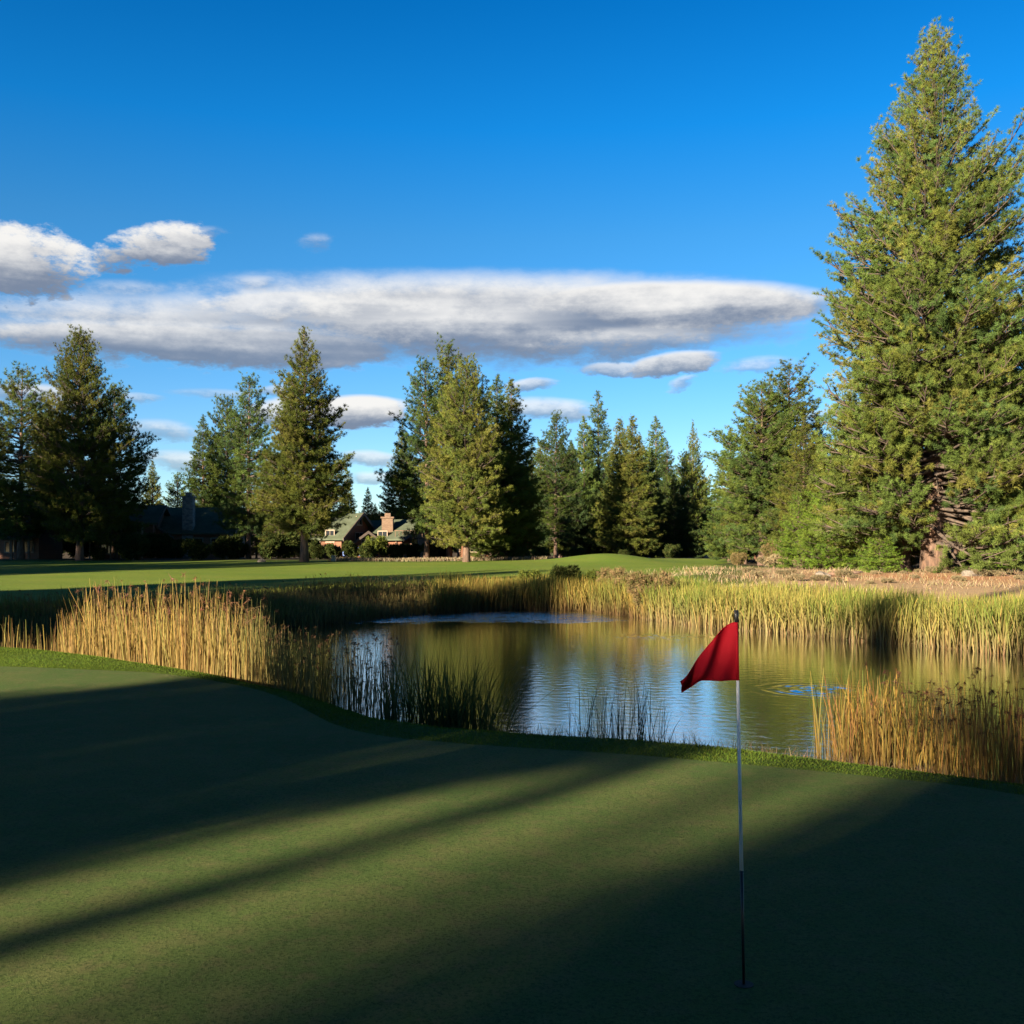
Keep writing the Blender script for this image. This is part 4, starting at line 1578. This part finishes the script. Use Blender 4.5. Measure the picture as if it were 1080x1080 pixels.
def reeds_near_mid():
    rng = np.random.default_rng(45)
    P = edge_pts(rng, 720, 290, 420, -0.5, 2.4)
    n = len(P)
    z = np.maximum(ground_z(P), WATER_Z - .3)
    h = rng.uniform(.7, 1.6, n) + np.minimum(0, z - WATER_Z) * -1
    c0 = jit(rng, (.15, .14, .05), n, .2)
    c1 = jit(rng, (.17, .15, .055), n, .25)
    V, Fc, C, t_ = blades_mesh(rng, np.column_stack([P, z]), h, rng.uniform(.008, .016, n), .05, .05, c0, c1, .35)
    sel = rng.random(n) < .3
    return [(V, Fc, C), head_mesh(rng, t_[sel], .11, jit(rng, (.15, .09, .05), sel.sum(), .25))]


def reeds_near_right():
    rng = np.random.default_rng(46)
    P = edge_pts(rng, 1700, 858, 1180, -0.6, 2.6, lambda px: .35 + .65 * sstep(px, 870, 915))
    n = len(P)
    z = np.maximum(ground_z(P), WATER_Z - .3)
    px = 540 + P[:, 0] / P[:, 1] * F
    h = (rng.uniform(.75, 1.55, n) + .1 * np.sin(px * .05)) + np.maximum(0, WATER_Z - z)
    rr = rng.random((n, 1))
    c0 = jit(rng, (.30, .19, .06), n, .2)
    c1 = np.where(rr < .6, jit(rng, (.46, .29, .07), n, .3), np.where(rr < .85, jit(rng, (.26, .12, .06), n, .3), jit(rng, (.30, .30, .08), n, .2)))
    V, Fc, C, t_ = blades_mesh(rng, np.column_stack([P, z]), h, rng.uniform(.007, .017, n), .06, .06, c0, c1, .35)
    sel = rng.random(n) < .28 * sstep(px, 900, 960)
    return [(V, Fc, C), head_mesh(rng, t_[sel], .09, jit(rng, (.16, .08, .05), sel.sum(), .25))]


stuff('reeds', reeds_far_right(), 'reed', 'tall yellow green cattail belt along the far right shore', 'reeds')
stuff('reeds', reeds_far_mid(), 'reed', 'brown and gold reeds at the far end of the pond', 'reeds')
stuff('reeds', reeds_far_left(), 'reed', 'shaded reeds along the far left shore below the fairway', 'reeds')
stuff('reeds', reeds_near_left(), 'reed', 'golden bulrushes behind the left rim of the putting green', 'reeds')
stuff('reeds', reeds_near_mid(), 'reed', 'thin dark bulrush stalks against the bright water left of the leaning clump', 'reeds')
stuff('reeds', reeds_near_right(), 'reed', 'orange and brown bulrushes in the water right of the flagstick', 'reeds')


def clump(name, seed, px, Y, n, rad, h0, h1, w, lean, bend, c0, c1, label, dirx=0.0):
    rng = np.random.default_rng(seed)
    x = (px - 540) / F * Y
    rr = rad * np.sqrt(rng.random(n))
    a = rng.uniform(0, 6.28, n)
    P = np.column_stack([x + np.cos(a) * rr, Y + np.sin(a) * rr * .6])
    z = np.maximum(ground_z(P), WATER_Z - .3)
    B = np.column_stack([P, z])
    h = rng.uniform(h0, h1, n) + (WATER_Z - z)
    V, Fc, C, t_ = blades_mesh(rng, B, h, rng.uniform(w * .6, w * 1.3, n), lean, bend, jit(rng, c0, n, .2), jit(rng, c1, n, .2))
    V[:, 0] += dirx * np.clip(V[:, 2] - WATER_Z, 0, 3) ** 2 * np.clip((V[:, 0] - x + rad) / (2 * rad), 0, 1.5)
    V[:, :2] -= np.array([x, Y])
    V[:, 2] -= WATER_Z
    o = mesh_np(name, V, Fc, M['reed'], None, C)
    o.location = (x, Y, WATER_Z)
    return tag(o, label, 'reed clump')


clump('reed_clump', 51, 448, 17.6, 300, .75, .9, 1.85, .017, .10, .12, (.10, .10, .035), (.13, .15, .04), 'upright dark green half of the reed clump near the thin stalks')
clump('reed_clump', 52, 492, 17.3, 300, .62, .8, 1.7, .017, .13, .2, (.10, .10, .035), (.13, .15, .04), 'dark green reed clump arching over to the right above the water', .10)
clump('reed_clump', 53, 625, 16.5, 50, .42, .7, 1.55, .012, .09, .1, (.10, .09, .04), (.14, .13, .05), 'left tuft of sparse thin stalks before the bright blue water')
clump('reed_clump', 54, 652, 16.4, 46, .36, .8, 1.5, .012, .07, .08, (.10, .09, .04), (.14, .13, .05), 'middle tuft of sparse thin stalks before the bright blue water')
clump('reed_clump', 55, 682, 16.3, 44, .30, .8, 1.45, .012, .08, .1, (.10, .09, .04), (.14, .13, .05), 'tuft of sparse thin stalks nearest the flagstick')
clump('reed_clump', 56, 735, 16.0, 9, .35, .4, .75, .008, .4, .2, (.10, .09, .04), (.14, .13, .05), 'few bent stems leaning behind the flagstick')


def fringe():
    rng = np.random.default_rng(61)
    parts = []
    # mown fringe round the green
    P = np.empty((0, 2))
    while len(P) < 230000:
        Q = np.column_stack([rng.uniform(-22, 9, 200000), rng.uniform(7, 30, 200000)])
        q, nr = pond_sd(Q)
        px = 540 + Q[:, 0] / Q[:, 1] * F
        m = nr & (q > .7) & (q < 5.2) & (px > -40) & (px < 1120)
        P = np.vstack([P, Q[m]])
    # keep those outside the putting surface
    g = ge
    lim = np.interp(P[:, 0], g[:, 0], g[:, 1])
    m = P[:, 1] > lim + .02
    P = P[m][:170000]
    n = len(P)
    z = ground_z(P)
    q, _ = pond_sd(P)
    cn = clump_noise(P, 2.2, 8)
    h = rng.uniform(.012, .034, n) * (1 + .35 * cn) + .05 * (1 - sstep(q, .8, 1.7)) * rng.random(n)
    c = jit(rng, (.125, .185, .028), n, .25) * (1 + .18 * clump_noise(P, 1.3, 18))[:, None]
    V, Fc, C, t_ = blades_mesh(rng, np.column_stack([P, z - .004]), h, rng.uniform(.004, .008, n), .4, .3, c * .8, c)
    parts.append((V, Fc, C))
    # stubble and dry grass along the near waterline
    P = edge_pts(rng, 6000, 520, 1150, -1.1, .45)
    n = len(P)
    z = ground_z(P)
    px = 540 + P[:, 0] / P[:, 1] * F
    pink = sstep(px + rng.normal(0, 20, n), 720, 800)[:, None]
    c = jit(rng, (.12, .12, .05), n, .25) * (1 - pink) + jit(rng, (.20, .14, .085), n, .25) * pink
    V, Fc, C, t_ = blades_mesh(rng, np.column_stack([P, z]), rng.uniform(.06, .38, n) * (1 - .25 * pink[:, 0]), rng.uniform(.005, .009, n), .25, .2, c, c)
    parts.append((V, Fc, C))
    return parts


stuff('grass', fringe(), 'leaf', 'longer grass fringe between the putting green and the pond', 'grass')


def bank_grass():
    rng = np.random.default_rng(62)
    # dry grass on the sandy bank and unmown grass along the fairway
    P = np.column_stack([rng.uniform(8, 52, 60000), rng.uniform(44, 84, 60000)])
    q, nr = pond_sd(P)
    cn = clump_noise(P, .6, 9)
    m = (q > 4.5) & (rng.random(len(P)) < .06 + .8 * sstep(cn, -.1, .7) * (1 - .8 * np.exp(-(((P[:, 0] - 27) / 8) ** 2 + ((P[:, 1] - 66) / 6) ** 2))))
    P = P[m][:11000]
    n = len(P)
    c1 = jit(rng, (.46, .35, .21), n, .3) * (1 + .3 * clump_noise(P, 1.7, 19))[:, None]
    V, Fc, C, t_ = blades_mesh(rng, np.column_stack([P, ground_z(P)]), rng.uniform(.08, .40, n), rng.uniform(.015, .035, n), .45, .3, c1 * .8, c1)
    return [(V, Fc, C)]


stuff('grass', bank_grass(), 'leaf', 'dry straw coloured grass tufts on the sandy bank under the giant pine', 'dry grass')


def rough_left():
    rng = np.random.default_rng(63)
    P = in_pond_band(rng, 14000, lambda P, q, n: (~n) & (q > 3.6) & (q < 8.0) & (P[:, 0] < 7), (-34, 8, 34, 72))
    n = len(P)
    c = jit(rng, (.17, .19, .04), n, .2)
    V, Fc, C, t_ = blades_mesh(rng, np.column_stack([P, ground_z(P)]), rng.uniform(.10, .30, n), rng.uniform(.03, .05, n), .3, .25, c * .8, c)
    P2 = np.column_stack([rng.uniform(-21, 4, 5000), rng.uniform(117.0, 120.5, 5000)])
    c2 = jit(rng, (.34, .27, .17), 5000, .2)
    V2, F2, C2, t_ = blades_mesh(rng, np.column_stack([P2, ground_z(P2)]), rng.uniform(.15, .5, 5000), rng.uniform(.05, .1, 5000), .3, .25, c2 * .8, c2)
    return [(V, Fc, C), (V2, F2, C2)]


stuff('grass', rough_left(), 'leaf', 'unmown grass strip between the far reeds and the fairway', 'grass')

# ---------------------------------------------------------------- small things
def rock(px, Y, s, label, sq=.6, z=None):
    rng = np.random.default_rng(int(px * 7 + Y))
    bm = bmesh.new()
    bmesh.ops.create_icosphere(bm, subdivisions=3, radius=1)
    a = rng.normal(0, 1, (5, 3))
    for v in bm.verts:
        k = 1 + sum(.10 * math.sin(2.2 * float(np.dot(a[i], v.co)) + i) for i in range(5))
        v.co *= k
        v.co.z *= sq
    me = bpy.data.meshes.new('rock')
    bm.to_mesh(me)
    bm.free()
    me.materials.append(M['rock'])
    x = (px - 540) / F * Y
    o = put(bpy.data.objects.new('rock', me))
    o.location = (x, Y, (gz(x, Y) if z is None else z) + s * .2)
    o.scale = (s, s * .8, s)
    return tag(o, label, 'rock', 'rocks on the ground')


rock(650, 57.3, .42, 'flat pale rock at the waterline below the tan shrubs')
rock(664, 56.0, .3, 'smaller pale rock at the waterline right of the flat one')
rock(276, 112, .42, 'pale rock at the left foot of the lone conical pine')
rock(1022, 68, .5, 'pale rock on the dry bank right of the giant pine')
rock(868, 66, .4, 'small rock in the dry grass left of the giant pine')


def utility_box():
    Y = 116.0
    x = (352 - 540) / F * Y
    r_ = empty('utility_box', (x, Y, gz(x, Y)), .2, 'pale tan utility box on the fairway edge right of the lone pine', 'utility box')
    m = MB()
    m.box((0, 0, .3), (.55, .5, .62))
    m.build('body', M['cabinet'], r_, .03)
    m = MB()
    m.box((0, 0, .66), (.62, .56, .09), 0, .9)
    m.build('lid', M['cabinet'], r_, .02)


utility_box()


def fallen_log():
    Y = 66.0
    x = (890 - 540) / F * Y
    m = MB()
    m.tube([(-1.1, 0, .14), (-.3, .1, .2), (.6, 0, .24), (1.2, -.1, .3)], [.10, .13, .11, .05], 8)
    m.tube([(.2, 0, .22), (.0, -.3, .5), (.15, -.4, .72)], [.05, .035, .01], 6)
    m.tube([(-.5, .05, .2), (-.8, -.2, .38)], [.04, .012], 6)
    o = m.build('fallen_branch', M['bark'], None, 0, True, (x, Y, gz(x, Y)))
    tag(o, 'dead fallen branch lying on the sandy bank', 'branch')


fallen_log()


def parked_car():
    Y = 131.0
    x = (380 - 540) / F * Y
    r_ = empty('parked_car', (x, Y, gz(x, Y)), R(-20), 'blue car parked among shrubs before the green roofed lodge', 'car')
    m = MB()
    m.prism([(-2.1, .3), (2.1, .3), (2.15, .8), (1.2, .95), (.6, 1.42), (-1.3, 1.45), (-1.95, .98), (-2.15, .9)], (1, 0, 0), (0, 0, 1), (0, -.85, 0), (0, 1.7, 0))
    m.build('body', M['blue_paint'], r_, .08)
    m = MB()
    m.prism([(-1.2, .98), (.98, .98), (.52, 1.36), (-1.15, 1.38)], (1, 0, 0), (0, 0, 1), (0, -.862, 0), (0, 1.724, 0))
    m.build('side_window', M['glass'], r_)
    for wx in (-1.3, 1.3):
        for wy in (-.82, .82):
            m = MB()
            m.tube([(wx, wy - .1, .32), (wx, wy + .1, .32)], .33, 16)
            wh = m.build('wheel', M['rubber'], r_)
            m = MB()
            m.tube([(wx, wy - .11, .32), (wx, wy + .11, .32)], .19, 12)
            m.build('rim', M['steel'], wh)


parked_car()

# ---------------------------------------------------------------- flagstick
def flagstick():
    Y = 5.816
    bx = (784.5 - 540) / F * Y
    tx = (776.5 - 540) / F * Y
    z0 = gz(bx, Y) + .009
    k = Y / F
    ztop = EYE - (643 - HORIZON) * k
    def at(py):
        z = EYE - (py - HORIZON) * k
        f = (z - z0) / (ztop - z0)
        return (tx - bx) * f, z - z0
    root = empty('flagstick', (bx, Y, z0), 0, 'golf flagstick with red flag standing in the hole, lower pole black', 'golf flag')
    def seg(name, p0, p1, r0, r1, mat, parent=root):
        x0, za = at(p0)
        x1, zb = at(p1)
        m = MB()
        m.tube([(x0, 0, za), ((x0 + x1) / 2, 0, (za + zb) / 2), (x1, 0, zb)], [r0, (r0 + r1) / 2, r1], 20)
        return m.build(name, M[mat], parent, 0, True)
    x0, za = 0, 0
    m = MB()
    m.tube([(0, 0, -.004), at(918)[:1] + (0,) + at(918)[1:]], [.0082, .0098], 20)
    m.build('lower_pole', M['pole_black'], root, 0, True)
    seg('upper_pole', 918, 716.5, .0108, .0085, 'pole_white')
    seg('flag_tube', 717.5, 656, .0098, .0096, 'flag')
    seg('pole_tip', 656.2, 643.5, .0125, .0115, 'pole_black')
    # the flag: hangs slack, folding back on itself
    top = [(777.5, 655.5), (770, 658), (760, 665.5), (750, 677.5), (740, 690.5), (730, 702.5), (722, 711.5), (716.2, 718)]
    bot = [(779.2, 717), (771, 717.2), (762, 717.3), (753, 717.1), (744, 716.9), (737, 717.6), (729, 724.5), (720.8, 732)]
    nu, nv = 42, 30
    V = []
    T_ = catmull(np.array(top, float), 6)
    B_ = catmull(np.array(bot, float), 6)
    nu = len(T_)
    for i in range(nu):
        for j in range(nv + 1):
            a = i / (nu - 1)
            b = j / nv
            p = T_[i] * (1 - b) + B_[i] * b
            x = (p[0] - 540) / F * Y - bx
            z = EYE - (p[1] - HORIZON) * k - z0
            y = -.010 * (1 - a) + .055 * math.sin(a * 5.2 + b * 2.2) * a ** .8 + .022 * math.sin(a * 13 - b * 5.5) * min(1, a * 3) * (1 - .4 * b)
            V.append((x, y, z))
    idx = lambda i, j: i * (nv + 1) + j
    Fc = [(idx(i, j), idx(i + 1, j), idx(i + 1, j + 1), idx(i, j + 1)) for i in range(nu - 1) for j in range(nv)]
    o = mesh_np('flag', np.array(V), np.array(Fc), M['flag'], root, None, True)
    sl = o.modifiers.new('thickness', 'SOLIDIFY')
    sl.thickness = .0016
    # hem stitched along the flag's outer edges
    hm = MB()
    pts = [V[idx(i, 0)] for i in range(0, nu, 2)]
    hm.tube([(p[0], p[1] - .0005, p[2]) for p in pts], .0022, 6)
    pts = [V[idx(i, nv)] for i in range(0, nu, 2)]
    hm.tube([(p[0], p[1] - .0005, p[2]) for p in pts], .0022, 6)
    hm.build('hem', M['flag'], o, 0, True)
    # the hole: a flat black disc stands in for its inner shade
    r_ = empty('golf_hole', (bx, Y, z0), 0, 'dark round hole in the putting green at the foot of the flagstick', 'golf hole')
    m = MB()
    m.tube([(0, 0, .0005), (0, 0, .0035)], .054, 40)
    m.build('opening', M['cup'], r_)


flagstick()

# ---------------------------------------------------------------- tidy
for kind, p in PROTO.items():
    if kind not in _used: print('unused prototype', kind)
print('objects', len(bpy.data.objects))
